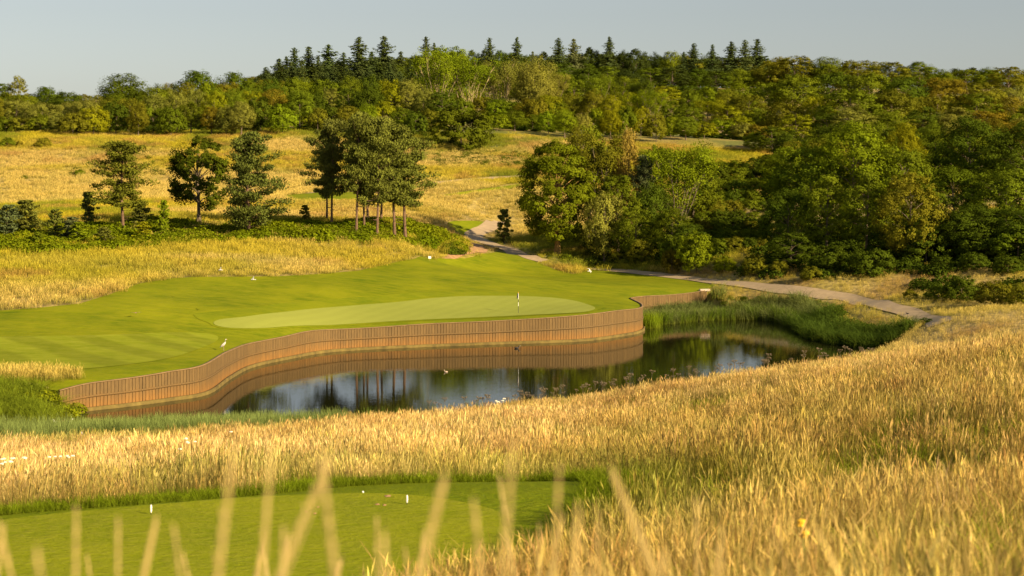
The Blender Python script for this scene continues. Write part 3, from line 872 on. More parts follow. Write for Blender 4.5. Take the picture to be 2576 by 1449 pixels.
# spruces on the ridge
def spruce(H, W, whorls, mat, base=.06, droop=.35):
    mb = MB(); mb.tube([(0, 0, 0), (.05, 0, H * .5), (0, .03, H)], [.28, .14, .015], 6)
    C, T, Nn, var, szs = [], [], [], [], []
    for w in range(whorls * 9):
        f = base + (1 - base) * (1 - (1 - w / (whorls * 9)) ** 1.0) + random.uniform(-.012, .012)
        f = min(f, .995)
        l2 = (W / 2 * (1 - f) ** .60 * (.8 + .3 * math.sin(w * .11 + W)) + .25) * random.uniform(.55, 1.3)
        az = w * 2.39996 + random.uniform(-.4, .4)
        if random.random() < .12: continue
        d = np.array([math.cos(az), math.sin(az), 0]); m_ = max(5, int(l2 * 10))
        g = (np.arange(m_) + rng.random(m_)) / m_
        z = f * H - droop * l2 * g + .32 * l2 * g ** 3 + .12 * l2
        side = rng.normal(size=m_) * .13 * l2
        pos = d[None] * (l2 * g)[:, None] + np.array([-d[1], d[0], 0])[None] * side[:, None]
        pos[:, 2] = z - rng.random(m_) * .45
        C.append(pos); T.append(d[None] + np.array([-d[1], d[0], 0])[None] * (np.sign(side) * .6)[:, None] + np.array([0, 0, -.25]) + rng.normal(size=(m_, 3)) * .15)
        Nn.append(np.array([0, 0, .55]) + d[None] * .5 + rng.normal(size=(m_, 3)) * .6)
        var.append(np.clip(.3 + .35 * g + rng.normal(size=m_) * .12, 0, 1)); szs.append((.85 - .35 * f) * (.7 + .6 * rng.random(m_)))
    cr = leaves_mesh("crown", np.concatenate(C), np.concatenate(Nn), np.concatenate(szs), .5, np.concatenate(T), np.concatenate(var), M["needle"])
    return mb.mesh("trunk", [mat]), cr
for s in range(4):
    W = (9, 10.5, 8, 9.5)[s]
    t_, c_ = spruce(22, W, 30, M["bark"], droop=(.35, .25, .45, .3)[s]); keep("spruce", t_, c_, 22.0, W * 1.05)

# heroes
cr, lc = broad_crown("crown", 12.0, 8.4, 0.14, 34, 11, 17000, 0.26, -0.8, .8, 1.0, 0.30)
keep("oak", trunk_mesh("trunk", 12, 0.32, lc, .75, .2, every=1), cr, 12.0, 8.4)
cr, lc = broad_crown("crown", 17.0, 11.5, 0.09, 58, 11, 38000, 0.28, -0.98, 1.0, 1.25, 0.25)
keep("lone_ash", trunk_mesh("trunk", 17, 0.42, lc, .82, .12, mat=M["lichen_bark"], every=1), cr, 17.0, 12.0)

# ------------------------------------------------------------------ planting
TREES = []
def plant(kind, u, D, vtop, wpx, col, name, cat, phrase, zone, colour_word, variant=None, crown_name="crown", rz=None, sink=0.15, label=None):
    """a tree standing on the ground at distance D whose top reaches height vtop on the hillside"""
    D = float(far_d(D)); x = (u - U0) * D / FPX
    zb = float(ground_z(x, D)[0])
    zt = EYE - (vtop - V0) * D / FPX
    h = max(0.6, zt - zb + sink)
    vs = VAR[kind]
    tm, cm, H0, W0 = vs[random.randrange(len(vs)) if variant is None else variant % len(vs)]
    e = empty(name, (x, D, zb - sink), random.random() * 6.28 if rz is None else rz)
    w = min(wpx * D / FPX, (1.55 if kind == 'bush' else 1.3) * h)
    e.scale = (w / W0, w / W0, h / H0)
    t = ob(tm.name.split(".")[0], tm, None, e)
    c = ob(crown_name, cm, None, e)
    j = 1 + random.gauss(0, .07)
    c.color = (col[0] * j * (1 + random.gauss(0, .04)), col[1] * j, col[2] * j, 1)
    e["category"] = cat
    TREES.append(dict(o=e, u=u, D=D, h=h, w=w, wp=w * FPX / D, phrase=phrase, zone=zone, colour=colour_word, label=label))
    return e

DEEP = ("deep green", (0.058, 0.088, 0.011)); MID = ("mid green", (0.095, 0.130, 0.012)); OLIVE = ("olive", (0.125, 0.132, 0.016)); YEL = ("yellow green", (0.150, 0.172, 0.010)); SAGE = ("sage green", (0.150, 0.165, 0.040)); RUST = ("rusty olive", (0.135, 0.120, 0.016)); FRESH = ("bright green", (0.125, 0.175, 0.011))
PINE = ("grey green", (0.098, 0.118, 0.030)); PINED = ("dark grey green", (0.095, 0.115, 0.034)); SPR = ("dark blue green", (0.045, 0.066, 0.028)); SPRB = ("silvery blue green", (0.080, 0.105, 0.060))
DARK = ("dark green", (0.036, 0.052, 0.015))
PAL = [DEEP, MID, MID, OLIVE, YEL, SAGE, FRESH, RUST]
def pick(ws):
    return random.choices([DEEP, MID, OLIVE, YEL, SAGE, RUST, FRESH, DARK][:len(ws)], ws)[0]

def row(zone, kinds, us, D, tops, wpx, ws, cat="tree", name="broadleaf_tree", phrase="broadleaf tree", jD=8, jT=8):
    """trees side by side from u0 to u1, crowns reaching the given skyline"""
    u = us[0]
    tu, tv = [t[0] for t in tops], [t[1] for t in tops]
    while u < us[1]:
        w = wpx * random.uniform(.8, 1.25)
        cw, c = pick(ws)
        plant(random.choice(kinds), u, D + random.uniform(-jD, jD), float(np.interp(u, tu, tv)) + random.uniform(-jT, jT), w * 1.15, c, name, cat, phrase, zone, cw)
        u += max(14, TREES[-1]['wp'] * .60)

# --- left wood above the meadow, nearest row first
row("at the left wood's edge", ["bush", "broad", "bush"], (-60, 745), 392, [(-60, 300), (60, 290), (150, 285), (235, 262), (300, 255), (420, 262), (560, 262), (650, 245), (740, 275)], 66, (2, 3, 1.5, 2, 1, .4, 1), name="bush", phrase="bushy tree", cat="bush")
row("in the left wood's middle", ["broad", "willow"], (-60, 780), 412, [(-60, 240), (100, 255), (230, 245), (400, 225), (560, 215), (700, 215), (780, 225)], 80, (1.5, 2, 2, 1, 2, .3, .6))
row("at the back of left wood", ["broad"], (-60, 760), 440, [(-60, 225), (100, 235), (240, 235), (400, 210), (650, 200), (760, 190)], 85, (3, 3, 2, .3, .6, .3, .3))
for (u, v, w, c, kind) in [(-5, 205, 110, MID, "tall"), (45, 190, 60, SAGE, "tall"), (118, 214, 100, DEEP, "broad"), (310, 180, 150, DEEP, "broad"), (500, 172, 150, DEEP, "broad"), (592, 176, 110, DEEP, "broad"), (425, 205, 70, RUST, "broad"), (665, 195, 90, OLIVE, "broad")]:
    plant(kind, u, 455, v, w, c[1], "oak_tree", "tree", "round headed oak", "on the left wood's skyline", c[0])
row("on the far left horizon", ["broad"], (-60, 720), 560, [(-60, 240), (180, 238), (240, 240), (420, 236), (720, 200)], 60, (3, 3, 1, 0, 0, 0, 0), jT=4)
# --- centre wood
row("at the central wood's foot", ["bush", "broad", "bush"], (760, 1110), 405, [(760, 285), (800, 262), (900, 255), (1000, 262), (1110, 275)], 62, (2, 2, 1, 1.5, .5, .3, 1), name="bush", phrase="bushy tree", cat="bush")
row("in the central wood's second row", ["broad", "tall"], (740, 1120), 425, [(740, 235), (850, 225), (950, 215), (1120, 225)], 70, (2.5, 2, 1.5, 1, 1, .3, .5))
row("under the central spruces", ["broad", "willow"], (700, 1060), 455, [(700, 205), (800, 195), (870, 185), (1000, 188), (1060, 190)], 80, (1, 2, 2, 1, 2, .3, .5))
row("at wood's foot beyond round tree", ["bush", "bush", "broad"], (1250, 1960), 415, [(1250, 285), (1400, 275), (1600, 270), (1700, 285), (1960, 320)], 62, (.8, 2, .8, 3.5, .4, .2, 3), name="bush", phrase="bushy tree", cat="bush")
row("second row right of ash grove", ["tall", "broad", "ash_dark"], (1240, 1930), 436, [(1240, 250), (1350, 240), (1500, 228), (1700, 245), (1850, 270), (1930, 300)], 70, (1, 2, 1.5, 3, .6, .3, 2))
row("third row right of ash grove", ["tall", "ash_dark", "broad"], (1330, 1900), 462, [(1330, 185), (1450, 195), (1600, 210), (1750, 215), (1900, 230)], 78, (1.5, 2, 2, 1.2, 1, .3, 1))
for (u, v, w, va) in [(1105, 128, 150, 0), (1180, 150, 140, 1), (1262, 152, 120, 2), (1345, 150, 120, 0)]:
    plant("ash_grove", u, 452 + random.uniform(-5, 5), v, w, SAGE[1] if u > 1250 else FRESH[1], "ash_tree", "tree", "ash with many bare stems", "in the central wood", "pale", variant=va)
plant("tall", 1125, 470, 104, 130, FRESH[1], "ash_tree", "tree", "tall ash crown", "behind the pale ashes", "bright green")
plant("broad", 1345, 448, 155, 120, SAGE[1], "willow_tree", "tree", "tall domed willow", "right of the pale ashes", "pale sage green")
row("in back rows below ridge", ["broad", "tall"], (1000, 1960), 510, [(1000, 165), (1200, 165), (1400, 160), (1600, 170), (1800, 170), (1960, 175)], 80, (4, 2.5, 1.2, .1, .5, .2, .2, 3))
row("in upper rows below ridge", ["broad", "tall"], (1250, 1980), 530, [(1250, 185), (1500, 182), (1700, 188), (1980, 170)], 80, (4, 2.5, 1.2, .1, .4, .1, .2, 2))
row("in lower rows below ridge", ["broad", "tall"], (1380, 1990), 490, [(1380, 205), (1600, 212), (1800, 215), (1990, 205)], 78, (2.5, 3, 1.5, .4, .6, .2, .8))
row("on the central ridge skyline", ["broad"], (640, 1960), 568, [(640, 185), (780, 160), (1000, 140), (1150, 118), (1300, 128), (1450, 120), (1600, 125), (1700, 132), (1830, 138), (1960, 140)], 58, (4, 1.5, 1, 0, .3, .1, 0, 6), jT=6)
row("behind the ridge skyline", ["broad"], (640, 2640), 590, [(640, 190), (1000, 145), (1500, 130), (1960, 145), (2300, 165), (2640, 180)], 62, (4, 1, 1, 0, 0, 0, 0, 5), jT=5)
row("behind the pale ash grove", ["broad", "tall"], (1040, 1420), 478, [(1040, 180), (1420, 175)], 70, (2, 3, 1, 1, .5, .3, 1))
row("before the pale ash grove", ["broad", "bush"], (1060, 1420), 438, [(1060, 240), (1420, 245)], 66, (2, 3, 1, 1, .5, .3, 1))
# --- spruces
for (u, v, w) in [(740, 119, 62), (776, 116, 66), (826, 110, 80), (864, 130, 56), (903, 91, 80), (966, 89, 76), (935, 128, 56), (1008, 128, 52), (702, 146, 66), (668, 168, 56), (720, 140, 44), (800, 140, 50), (850, 150, 60), (985, 150, 62), (1035, 150, 50)]:
    plant("spruce", u, 498 + random.uniform(-14, 14), v, w * 1.6, SPR[1], "spruce_tree", "tree", "spruce", "in the left ridge spruce stand", "dark blue green")
uu_ = 645
while uu_ < 1060:
    plant("spruce", uu_, 486 + random.uniform(-10, 8), float(np.interp(uu_, [645, 760, 1060], [190, 158, 172])) + random.uniform(-14, 14), random.uniform(70, 105), random.choice([SPR, SPR, DARK])[1], "spruce_tree", "tree", "spruce", "low in the left spruce stand", "dark")
    uu_ += random.uniform(17, 30)
for (u, v, w, c) in [(1072, 91, 52, SPR), (1092, 106, 40, SPR), (1232, 94, 52, SPR), (1300, 92, 48, SPR), (1405, 95, 62, SPR), (1443, 96, 64, SPRB), (1533, 91, 56, SPR), (1745, 108, 60, SPR), (1792, 111, 46, SPR), (1840, 103, 66, SPR), (1874, 100, 62, SPR), (1904, 97, 70, SPR), (1340, 128, 40, SPRB), (1720, 130, 44, SPR)]:
    plant("spruce", u, 556 + random.uniform(-8, 8), v, w * 1.4, c[1], "spruce_tree", "tree", "spruce", "above the central ridge skyline", c[0])
# --- right hill
row("on the right hill skyline", ["broad", "tall"], (1935, 2640), 500, [(1935, 150), (2000, 128), (2060, 132), (2150, 146), (2300, 150), (2360, 172), (2500, 172), (2640, 168)], 150, (1.5, 3, 2, .6, .4, .4, .6))
row("high on the right hill", ["broad", "willow"], (1800, 2640), 468, [(1800, 228), (1900, 215), (2000, 175), (2200, 172), (2400, 195), (2640, 215)], 150, (1.5, 3, 1.5, .5, .8, .5, 1))
row("halfway up the right hill", ["broad", "tall", "willow"], (1860, 2640), 432, [(1860, 288), (1950, 250), (2100, 220), (2300, 225), (2640, 245)], 140, (1.5, 3, 1.5, .6, 1, .5, 1))
row("low on the right hill", ["broad", "tall"], (1900, 2640), 398, [(1900, 325), (2000, 285), (2100, 265), (2300, 270), (2640, 270)], 115, (2, 2.5, 1.4, .6, .6, .5, .6), jD=5)
row("behind the right near wood", ["broad", "wood"], (1990, 2660), 345, [(1990, 330), (2150, 300), (2400, 300), (2660, 285)], 110, (2, 2, 2, 1, .6, .6, .4))
row("deep in the right near wood", ["wood", "tall"], (1985, 2660), 290, [(1900, 400), (2020, 345), (2200, 320), (2400, 320), (2660, 290)], 130, (2.5, 2, 1.5, 1, .2, .4, .6))
row("between right hill and near wood", ["wood", "broad"], (2000, 2660), 318, [(2000, 350), (2150, 318), (2400, 315), (2660, 290)], 120, (2, 2, 2, 1, .4, .2, .6))
row("around the small right meadow", ["bush", "broad"], (1680, 1990), 348, [(1680, 388), (1780, 402), (1880, 396), (1990, 385)], 70, (1.5, 2, 1.5, 2, .3, 1, .6), name="bush", phrase="bushy tree", cat="bush")
# --- near wood, hand placed: kind, u, D, top, width, colour
NEAR = [("tall", 1480, 262, 312, 150, MID), ("ash_dark", 1500, 256, 345, 150, OLIVE), ("tall", 1660, 262, 352, 120, MID), ("ash_dark", 1700, 252, 382, 190, FRESH), ("tall", 1745, 258, 375, 130, MID), ("broad", 1640, 246, 452, 120, DEEP), ("tall", 1555, 244, 430, 130, MID), ("willow", 1520, 240, 470, 120, SAGE),
        ("wood", 1600, 238, 520, 130, MID), ("wood", 1690, 234, 520, 130, MID), ("broad", 1775, 262, 480, 110, OLIVE), ("wood", 1850, 312, 440, 150, MID), ("wood", 1735, 228, 560, 120, DEEP), ("wood", 1935, 345, 388, 190, MID), ("wood", 1790, 318, 436, 140, DEEP), ("broad", 1880, 300, 470, 140, DEEP), ("wood", 1985, 240, 400, 130, MID), ("wood", 2040, 232, 335, 220, MID), ("wood", 2150, 228, 300, 240, FRESH), ("wood", 2270, 226, 345, 200, MID),
        ("wood", 1870, 286, 500, 150, DEEP), ("bush", 1850, 240, 590, 120, DEEP), ("wood", 1985, 214, 470, 170, DEEP), ("tall", 2080, 210, 440, 150, MID), ("tall", 2180, 206, 430, 150, MID), ("wood", 2290, 202, 430, 190, OLIVE), ("wood", 2440, 232, 288, 230, DEEP), ("wood", 2580, 222, 298, 240, DEEP), ("wood", 2400, 214, 415, 210, MID), ("wood", 2530, 210, 400, 220, MID),
        ("wood", 2330, 203, 530, 200, DEEP), ("wood", 2450, 200, 510, 210, DEEP), ("wood", 2580, 198, 505, 220, DEEP), ("tall", 1990, 206, 580, 130, DEEP), ("bush", 2090, 200, 615, 150, DEEP), ("bush", 2190, 196, 620, 150, DEEP), ("bush", 1905, 212, 648, 90, DEEP)]
for u_, D_, v_, w_ in ((2255, 204, 590, 120), (2330, 201, 560, 150), (2410, 203, 600, 140), (2480, 199, 545, 160), (2560, 196, 560, 160), (2630, 200, 520, 170), (2370, 196, 640, 110), (2450, 194, 632, 110), (2535, 190, 640, 120), (2205, 206, 610, 110)):
    NEAR.append(("bush", u_, D_, v_, w_, random.choice([DEEP, DEEP, MID])))
for kd, u, D, v, w, c in NEAR:
    plant(kd, u, D, v, w, c[1], "wood_tree" if kd != "bush" else "bush", "tree" if kd != "bush" else "bush", {"wood": "leafy tree", "tall": "upright tree", "ash_dark": "many stemmed ash", "broad": "round tree", "willow": "drooping willow", "bush": "low bush"}[kd],
          "front of the right near wood" if D < 222 else "right wood beside lone ash", c[0])
plant("broad", 1580, 255, 313, 96, (0.24, 0.19, 0.055), "chestnut_tree", "tree", "", "", "", label="golden flowering chestnut rising in the wood behind the lone ash")
plant("pine", 1622, 250, 392, 90, SPRB[1], "pine_tree", "tree", "", "", "", label="small blue green pine below the golden flowering chestnut")
for D_, tv_, w_ in ((322, 412, 70), (300, 442, 70), (284, 470, 66), (270, 498, 62), (258, 524, 60), (248, 545, 58), (238, 570, 56), (230, 592, 56)):
    u_ = 1745 + random.uniform(0, 30)
    while u_ < 1990:
        c_ = random.choice([DEEP, DEEP, MID, OLIVE])
        plant("bush", u_, D_, tv_ + random.uniform(0, 8), w_ * 1.2, c_[1], "bush", "bush", "bush", "in the hollow of right wood", c_[0])
        u_ += w_ * .7
# wood-edge scrub beside the path
for (u, D, v, w, c) in [(1615, 232, 600, 90, OLIVE), (1700, 226, 590, 100, MID), (1752, 218, 575, 110, FRESH), (1822, 214, 642, 70, YEL), (1690, 221, 622, 60, RUST), (1900, 206, 640, 70, OLIVE), (1960, 203, 655, 60, OLIVE), (2040, 196, 668, 60, OLIVE), (2290, 176, 728, 80, OLIVE), (2420, 172, 690, 110, DEEP), (2500, 166, 700, 110, OLIVE), (2575, 162, 710, 100, OLIVE), (2360, 174, 716, 80, MID), (1560, 236, 632, 60, OLIVE)]:
    plant("bush", u, D, v, w, c[1], "bush", "bush", "small scrub bush", "in rough grass beyond path", c[0])
# --- the lone ash and its neighbours
plant("lone_ash", 1402, 243, 350, 225, (0.105, 0.130, 0.009), "ash_tree", "tree", "", "", "", label="large lone ash with orange lichened limbs beside the path", rz=1.0)
plant("bush", 1425, 240, 637, 52, MID[1], "bush", "bush", "", "", "", label="dense green bush at the right foot of the lone ash")
plant("bush", 1382, 240, 641, 36, DEEP[1], "bush", "bush", "", "", "", label="small green bush at the left foot of the lone ash")
plant("young_pine", 1268, 266, 528, 62, PINE[1], "pine_tree", "tree", "", "", "", label="small young pine at the left edge of the lone ash")
plant("bush", 1160, 380, 262, 178, (0.060, 0.080, 0.008), "round_tree", "tree", "", "", "", label="wide dark domed tree standing in the meadow in front of the wood", sink=1.2)
# --- pines and oak on the mound
plant("pine", 308, 216, 355, 190, (0.105, 0.118, 0.020), "pine_tree", "tree", "", "", "", variant=1, label="tall leaning pine left of the dark oak, its trunk ivy clad", rz=0.4)
plant("oak", 500, 223, 338, 168, (0.046, 0.064, 0.007), "oak_tree", "tree", "", "", "", label="dark green oak standing between the two single pines", rz=2.0)
pt2 = pine(13.0, 9.0, .10, 70, 22000, M["pine_bark"], trunk_r=.26, lean=.02, asym=(0.0, .38), gap=(.50, .60), stubs=False); VAR["pine_low"] = [(pt2[0], pt2[1], 13.3, 9.6)]
plant("pine_low", 622, 213, 335, 205, (0.082, 0.102, 0.030), "pine_tree", "tree", "", "", "", label="broad pine with foliage reaching the brambles, right of the oak", rz=-0.3)
GROUP = [(820, 236, 330, 100, 0, PINED, 553), (837, 224, 300, 110, 1, PINED, 576), (899, 217, 285, 120, 2, PINE, 590), (914, 221, 300, 105, 3, PINE, 580), (922, 232, 300, 110, 0, PINE, 560), (950, 217, 296, 125, 1, PINE, 590), (961, 229, 304, 115, 2, PINE, 566), (990, 221, 310, 140, 3, PINE, 580), (1020, 222, 330, 150, 0, PINE, 577)]
ordw = ["leftmost slim", "second from left, dark", "third from left, tallest", "fourth from left, slim", "rear", "middle thick-stemmed", "rear right", "second from right", "rightmost, wide spreading"]
for k, (u, D, v, w, va, c, vb) in enumerate(GROUP):
    e = plant("pine", u, D, v, w * 1.25, c[1], "pine_tree", "tree", "", "", "", variant=va, label=ordw[k] + " pine in the pine clump on the mound")
    e["group"] = "pines of the clump on the mound"
# --- young pines at the left
YP = [(20, 212, 535, 74, SPRB, "bluish young pine at the left end of the bramble bank"), (68, 214, 520, 86, PINE, "young pine with bare stem and lopsided crown"), (138, 210, 545, 50, PINE, "slim young pine beside the bare stemmed one"), (180, 208, 562, 60, SPRB, "small blue young pine in the brambles"), (222, 222, 500, 52, PINED, "dark upright young pine left of the ivy clad pine"),
      (200, 206, 575, 80, FRESH, "fresh green young pine low in the brambles"), (262, 203, 590, 70, PINE, "stubby young pine in front of the brambles"), (352, 222, 530, 84, PINED, "bushy young pine just right of the ivy clad pine"), (362, 208, 575, 72, YEL, "yellow green young pine in the brambles under the ivy clad pine"), (411, 214, 520, 36, FRESH, "thin sapling pine left of the oak"), (95, 203, 600, 70, MID, "low green young pine near the left edge"), (768, 228, 532, 34, OLIVE, "tiny young pine left of the pine clump")]
for u, D, v, w, c, lb in YP:
    e = plant("young_pine", u, D, v - 16, w * 1.3, c[1], "young_pine", "young tree", "", "", "", label=lb); e["group"] = "young pines on the bramble bank"
for u, v, vt, w, c, lb in [(108, 373, 343, 46, OLIVE, "spiky dark bush alone on the upper left meadow"), (18, 373, 345, 50, MID, "rounded bush at the left edge of the upper meadow"), (50, 372, 352, 22, RUST, "small rusty bush near the left edge of the upper meadow"), (60, 450, 440, 40, MID, "low green bush on the left meadow slope"), (200, 442, 425, 50, FRESH, "flat green bush left of the leaning pine on the slope"), (45, 400, 392, 30, OLIVE, "tiny olive bush on the left slope")][:5]:
    g = ground_at([(u, v)], 250)[0]
    plant("bush", u, g[1], vt, w, c[1], "bush", "bush", "", "", "", label=lb, sink=.4)

# ------------------------------------------------------------------ scattered growth
SRC = {}
def src_collection(name, meshes):
    c = bpy.data.collections.new(name)
    for i, me in enumerate(meshes):
        o = bpy.data.objects.new("%s_%02d" % (name, i), me); c.objects.link(o)
    SRC[name] = c
    return c

def blades(name, n, rad, h, w, head=None, lean=0.25, lean_dir=None, mat=None, curve=0.5, seg=3):
    """tuft of bent blades or stalks; head = (width, share of stalks)"""
    V, F, hg, va = [], [], [], []
    ang = rng.random(n) * 6.283; rr = rad * np.sqrt(rng.random(n))
    for i in range(n):
        p = np.array([math.cos(ang[i]) * rr[i], math.sin(ang[i]) * rr[i], -0.05])
        H = h[0] + (h[1] - h[0]) * rng.random()
        az = rng.random() * 6.283
        dv = np.array([math.cos(az), math.sin(az), 0]) * lean * abs(rng.normal()) * H
        if lean_dir is not None: dv = dv * .6 + np.array([lean_dir[0], lean_dir[1], 0]) * H * (0.5 + rng.random())
        fa = rng.random() * 3.1416; f = np.array([math.cos(fa), math.sin(fa), 0])
        v = rng.random()
        hs = head is not None and rng.random() < head[1]
        ts = np.linspace(0, 1, seg + 1)
        W = [w * (1 - .75 * t) if not hs else w * .8 for t in ts]
        if hs:
            ts = np.array([0, .45, .78, .88, 1.0]); W = [w * .8, w * .7, w * .6, head[0], w * .25]
        b = len(V)
        for t, ww in zip(ts, W):
            q = p + np.array([0, 0, H * t]) + dv * (t ** (1 + curve * 2)) - np.array([0, 0, .12 * H * t * t * lean * 2])
            V += [q - f * ww / 2, q + f * ww / 2]; hg += [t, t]; va += [v, v]
        for k in range(len(ts) - 1):
            F.append((b + 2 * k, b + 2 * k + 1, b + 2 * k + 3, b + 2 * k + 2))
    me = new_mesh(name, np.array(V), np.array(F))
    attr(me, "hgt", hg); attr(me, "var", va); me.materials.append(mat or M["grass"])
    return me

def scatter(name, pts, scale, tint, coll, n_src, kind="stuff", label=None, tilt=0.12):
    n = len(pts)
    me = new_mesh(name, pts, [])
    rot = np.stack([rng.normal(size=n) * tilt, rng.normal(size=n) * tilt, rng.random(n) * 6.283], 1)
    attr(me, "rot", rot, 'FLOAT_VECTOR')
    sc = np.asarray(scale, float)
    attr(me, "scl", sc if sc.ndim == 2 else np.repeat(sc[:, None], 3, 1), 'FLOAT_VECTOR')
    attr(me, "tint", np.c_[tint, np.ones(n)], 'FLOAT_COLOR')
    a = me.attributes.new("idx", 'INT', 'POINT'); a.data.foreach_set("value", rng.integers(0, n_src, n).astype(np.int32))
    o = ob(name, me)
    ng = bpy.data.node_groups.new(name + "_nodes", 'GeometryNodeTree')
    ng.interface.new_socket("Geometry", in_out='INPUT', socket_type='NodeSocketGeometry')
    ng.interface.new_socket("Geometry", in_out='OUTPUT', socket_type='NodeSocketGeometry')
    gi = ng.nodes.new("NodeGroupInput"); go_ = ng.nodes.new("NodeGroupOutput")
    ip = ng.nodes.new("GeometryNodeInstanceOnPoints"); ci = ng.nodes.new("GeometryNodeCollectionInfo")
    ci.inputs["Collection"].default_value = coll
    ci.inputs["Separate Children"].default_value = True
    ci.inputs["Reset Children"].default_value = True
    ip.inputs["Pick Instance"].default_value = True
    def na(nm, typ):
        x = ng.nodes.new("GeometryNodeInputNamedAttribute"); x.data_type = typ; x.inputs["Name"].default_value = nm
        return [s for s in x.outputs if s.enabled and s.name == "Attribute"][0]
    ng.links.new(gi.outputs[0], ip.inputs["Points"]); ng.links.new(ci.outputs[0], ip.inputs["Instance"])
    ng.links.new(na("idx", 'INT'), ip.inputs["Instance Index"])
    ng.links.new(na("rot", 'FLOAT_VECTOR'), ip.inputs["Rotation"]); ng.links.new(na("scl", 'FLOAT_VECTOR'), ip.inputs["Scale"])
    ng.links.new(ip.outputs[0], go_.inputs[0])
    md_ = o.modifiers.new("scatter", 'NODES'); md_.node_group = ng
    o["kind"] = kind
    return o

def cone_pts(n, D0, D1, ulo=-90, uhi=2670):
    """evenly spread points on the ground of the valley between two distances"""
    D = np.sqrt(rng.random(n) * (D1 ** 2 - D0 ** 2) + D0 ** 2)
    u = ulo + (uhi - ulo) * rng.random(n)
    return (u - U0) * D / FPX, D, u

def free(x, y, margin=0.0, water=True, sheets=True):
    """True where rough grass may grow"""
    ok = np.ones(len(x), bool)
    if sheets:
        for nme in SHEETS:
            if nme.startswith("meadow_track"): continue
            p = SHEETS[nme]
            m = ok & (x > p[:, 0].min() - 2) & (x < p[:, 0].max() + 2) & (y > p[:, 1].min() - 2) & (y < p[:, 1].max() + 2)
            if m.any():
                i = np.where(m)[0]
                bad = inside(p, x[i], y[i])
                if margin > 0: bad |= dist_line(p[::2], x[i], y[i], True) < margin
                ok[i[bad]] = False
    m = ok & (y > 105) & (y < 200) & (np.abs(x) < 48)
    i = np.where(m)[0]
    if len(i): ok[i[inside(pond_poly, x[i], y[i])]] = False
    return ok

HAY = src_collection("hay_tuft", [blades("hay_tuft", 44, .45, (.40, 1.05), .009, (.024, .6), lean=.10 + .05 * k, lean_dir=(.10, .0)) for k in range(6)])
HAYN = src_collection("hay_stalk", [blades("hay_stalk", 26, .36, (.30, 1.08), .0042, (.013, .6), lean=.10 + .07 * k, seg=4) for k in range(5)])
MEAD = src_collection("meadow_tuft", [blades("meadow_tuft", 95, .95, (.20, .78), .026, (.042, .4), lean=.28) for k in range(6)])
LUSH = src_collection("lush_tuft", [blades("lush_tuft", 55, .30, (.12, .38), .013, None, lean=.5) for k in range(4)])
REED = src_collection("reed_tuft", [blades("reed_tuft", 44, .55, (.9, 1.9), .035, None, lean=.16, lean_dir=(.16, .0), seg=4) for k in range(5)])
SEDGE = src_collection("sedge_tuft", [blades("sedge_tuft", 70, .6, (.7, 1.5), .035, None, lean=.75, curve=.9, seg=5) for k in range(4)])
sc_m = []
for k in range(4):
    n_ = 420
    o_ = unit(rng.normal(size=(n_, 3))) * (rng.random((n_, 1)) ** .4) * np.array([.9, .9, .6]); o_[:, 2] = np.abs(o_[:, 2]) * 1.1
    sc_m.append(leaves_mesh("scrub", o_, unit(o_) * .6 + np.array([0, 0, .5]) + rng.normal(size=(n_, 3)) * .4, .17 * (.7 + .6 * rng.random(n_)), .7, None, np.clip(.5 + rng.normal(size=n_) * .2, 0, 1), M["scrub"]))
SCRUB = src_collection("scrub_clump", sc_m)

def tone(x, y, s):
    """plant to plant colour difference"""
    return ((.62 + .72 * noise2(x + 77, y + 33, s, 19, 2)) * (.82 + .36 * rng.random(len(x))))[:, None] * np.array([[1, 1, 1]]) * (1 + rng.normal(size=(len(x), 3)) * np.array([.04, .05, .12]))
# near slope: camera to the pond
x, y, u = cone_pts(2100, 3.2, 24, -120, 2700)
k = free(x, y, .1) & ~((y < 6) & (u < 1500)); x, y = x[k], y[k]
scatter("near_hay_grass", np.c_[x, y, ground_z(x, y)], (.78 + .35 * rng.random(len(x))) * (.7 + .5 * noise2(x + 4, y + 4, 1.6, 8, 2)), meadow_tint(x, y) * tone(x, y, 1.0), HAYN, 5)
x, y, u = cone_pts(22000, 22, 122)
k = free(x, y, .35) & (ground_z(x, y) > 0.25) & ~((u < 740 - 60 * rng.random(len(u))) & (y > 95.5 + 2.5 * noise2(x, y, 5, 3, 2))) & (noise2(x + 70, y + 70, 1.8, 15, 2) + rng.random(len(x)) * .4 > .60); x, y = x[k], y[k]
dt = dist_line(SHEETS["tee_surround"][::2], x, y, True)
h = (.78 + .22 * sstep(.1, 1.5, dt)) * (.62 + .5 * rng.random(len(x))) * (.55 + .95 * noise2(x + 40, y + 40, 2.4, 5, 3))
scatter("hay_grass", np.c_[x, y, ground_z(x, y)], h * (1 - .22 * sstep(75, 100, y)), meadow_tint(x, y) * tone(x, y, 1.6), HAY, 6)
# right bank beyond the pond and beside the path, pond's reed bank top
x, y, u = cone_pts(20000, 118, 250, 1480, 2670)
k = free(x, y, .06) & (ground_z(x, y) > .35); x, y = x[k], y[k]
dp = dist_line(path1, x, y)
scatter("path_side_grass", np.c_[x, y, ground_z(x, y)], (.6 + .38 * rng.random(len(x))) * np.where(x > 35.5, .75, .55 + .45 * sstep(2.0, 6, dp)), meadow_tint(x, y) * np.array([.95, 1.0, .9]), HAY, 6)
# green grass in the bottom of the hay
x, y, u = cone_pts(13000, 5, 122)
k = free(x, y, .2) & (ground_z(x, y) > .3) & (noise2(x + 10, y + 10, 6, 61, 3) > .42); x, y = x[k], y[k]
scatter("green_bottom_grass", np.c_[x, y, ground_z(x, y)], 1.0 + .8 * rng.random(len(x)), np.array([[.20, .23, .018]]) * (.7 + .6 * rng.random((len(x), 1))), LUSH, 4)
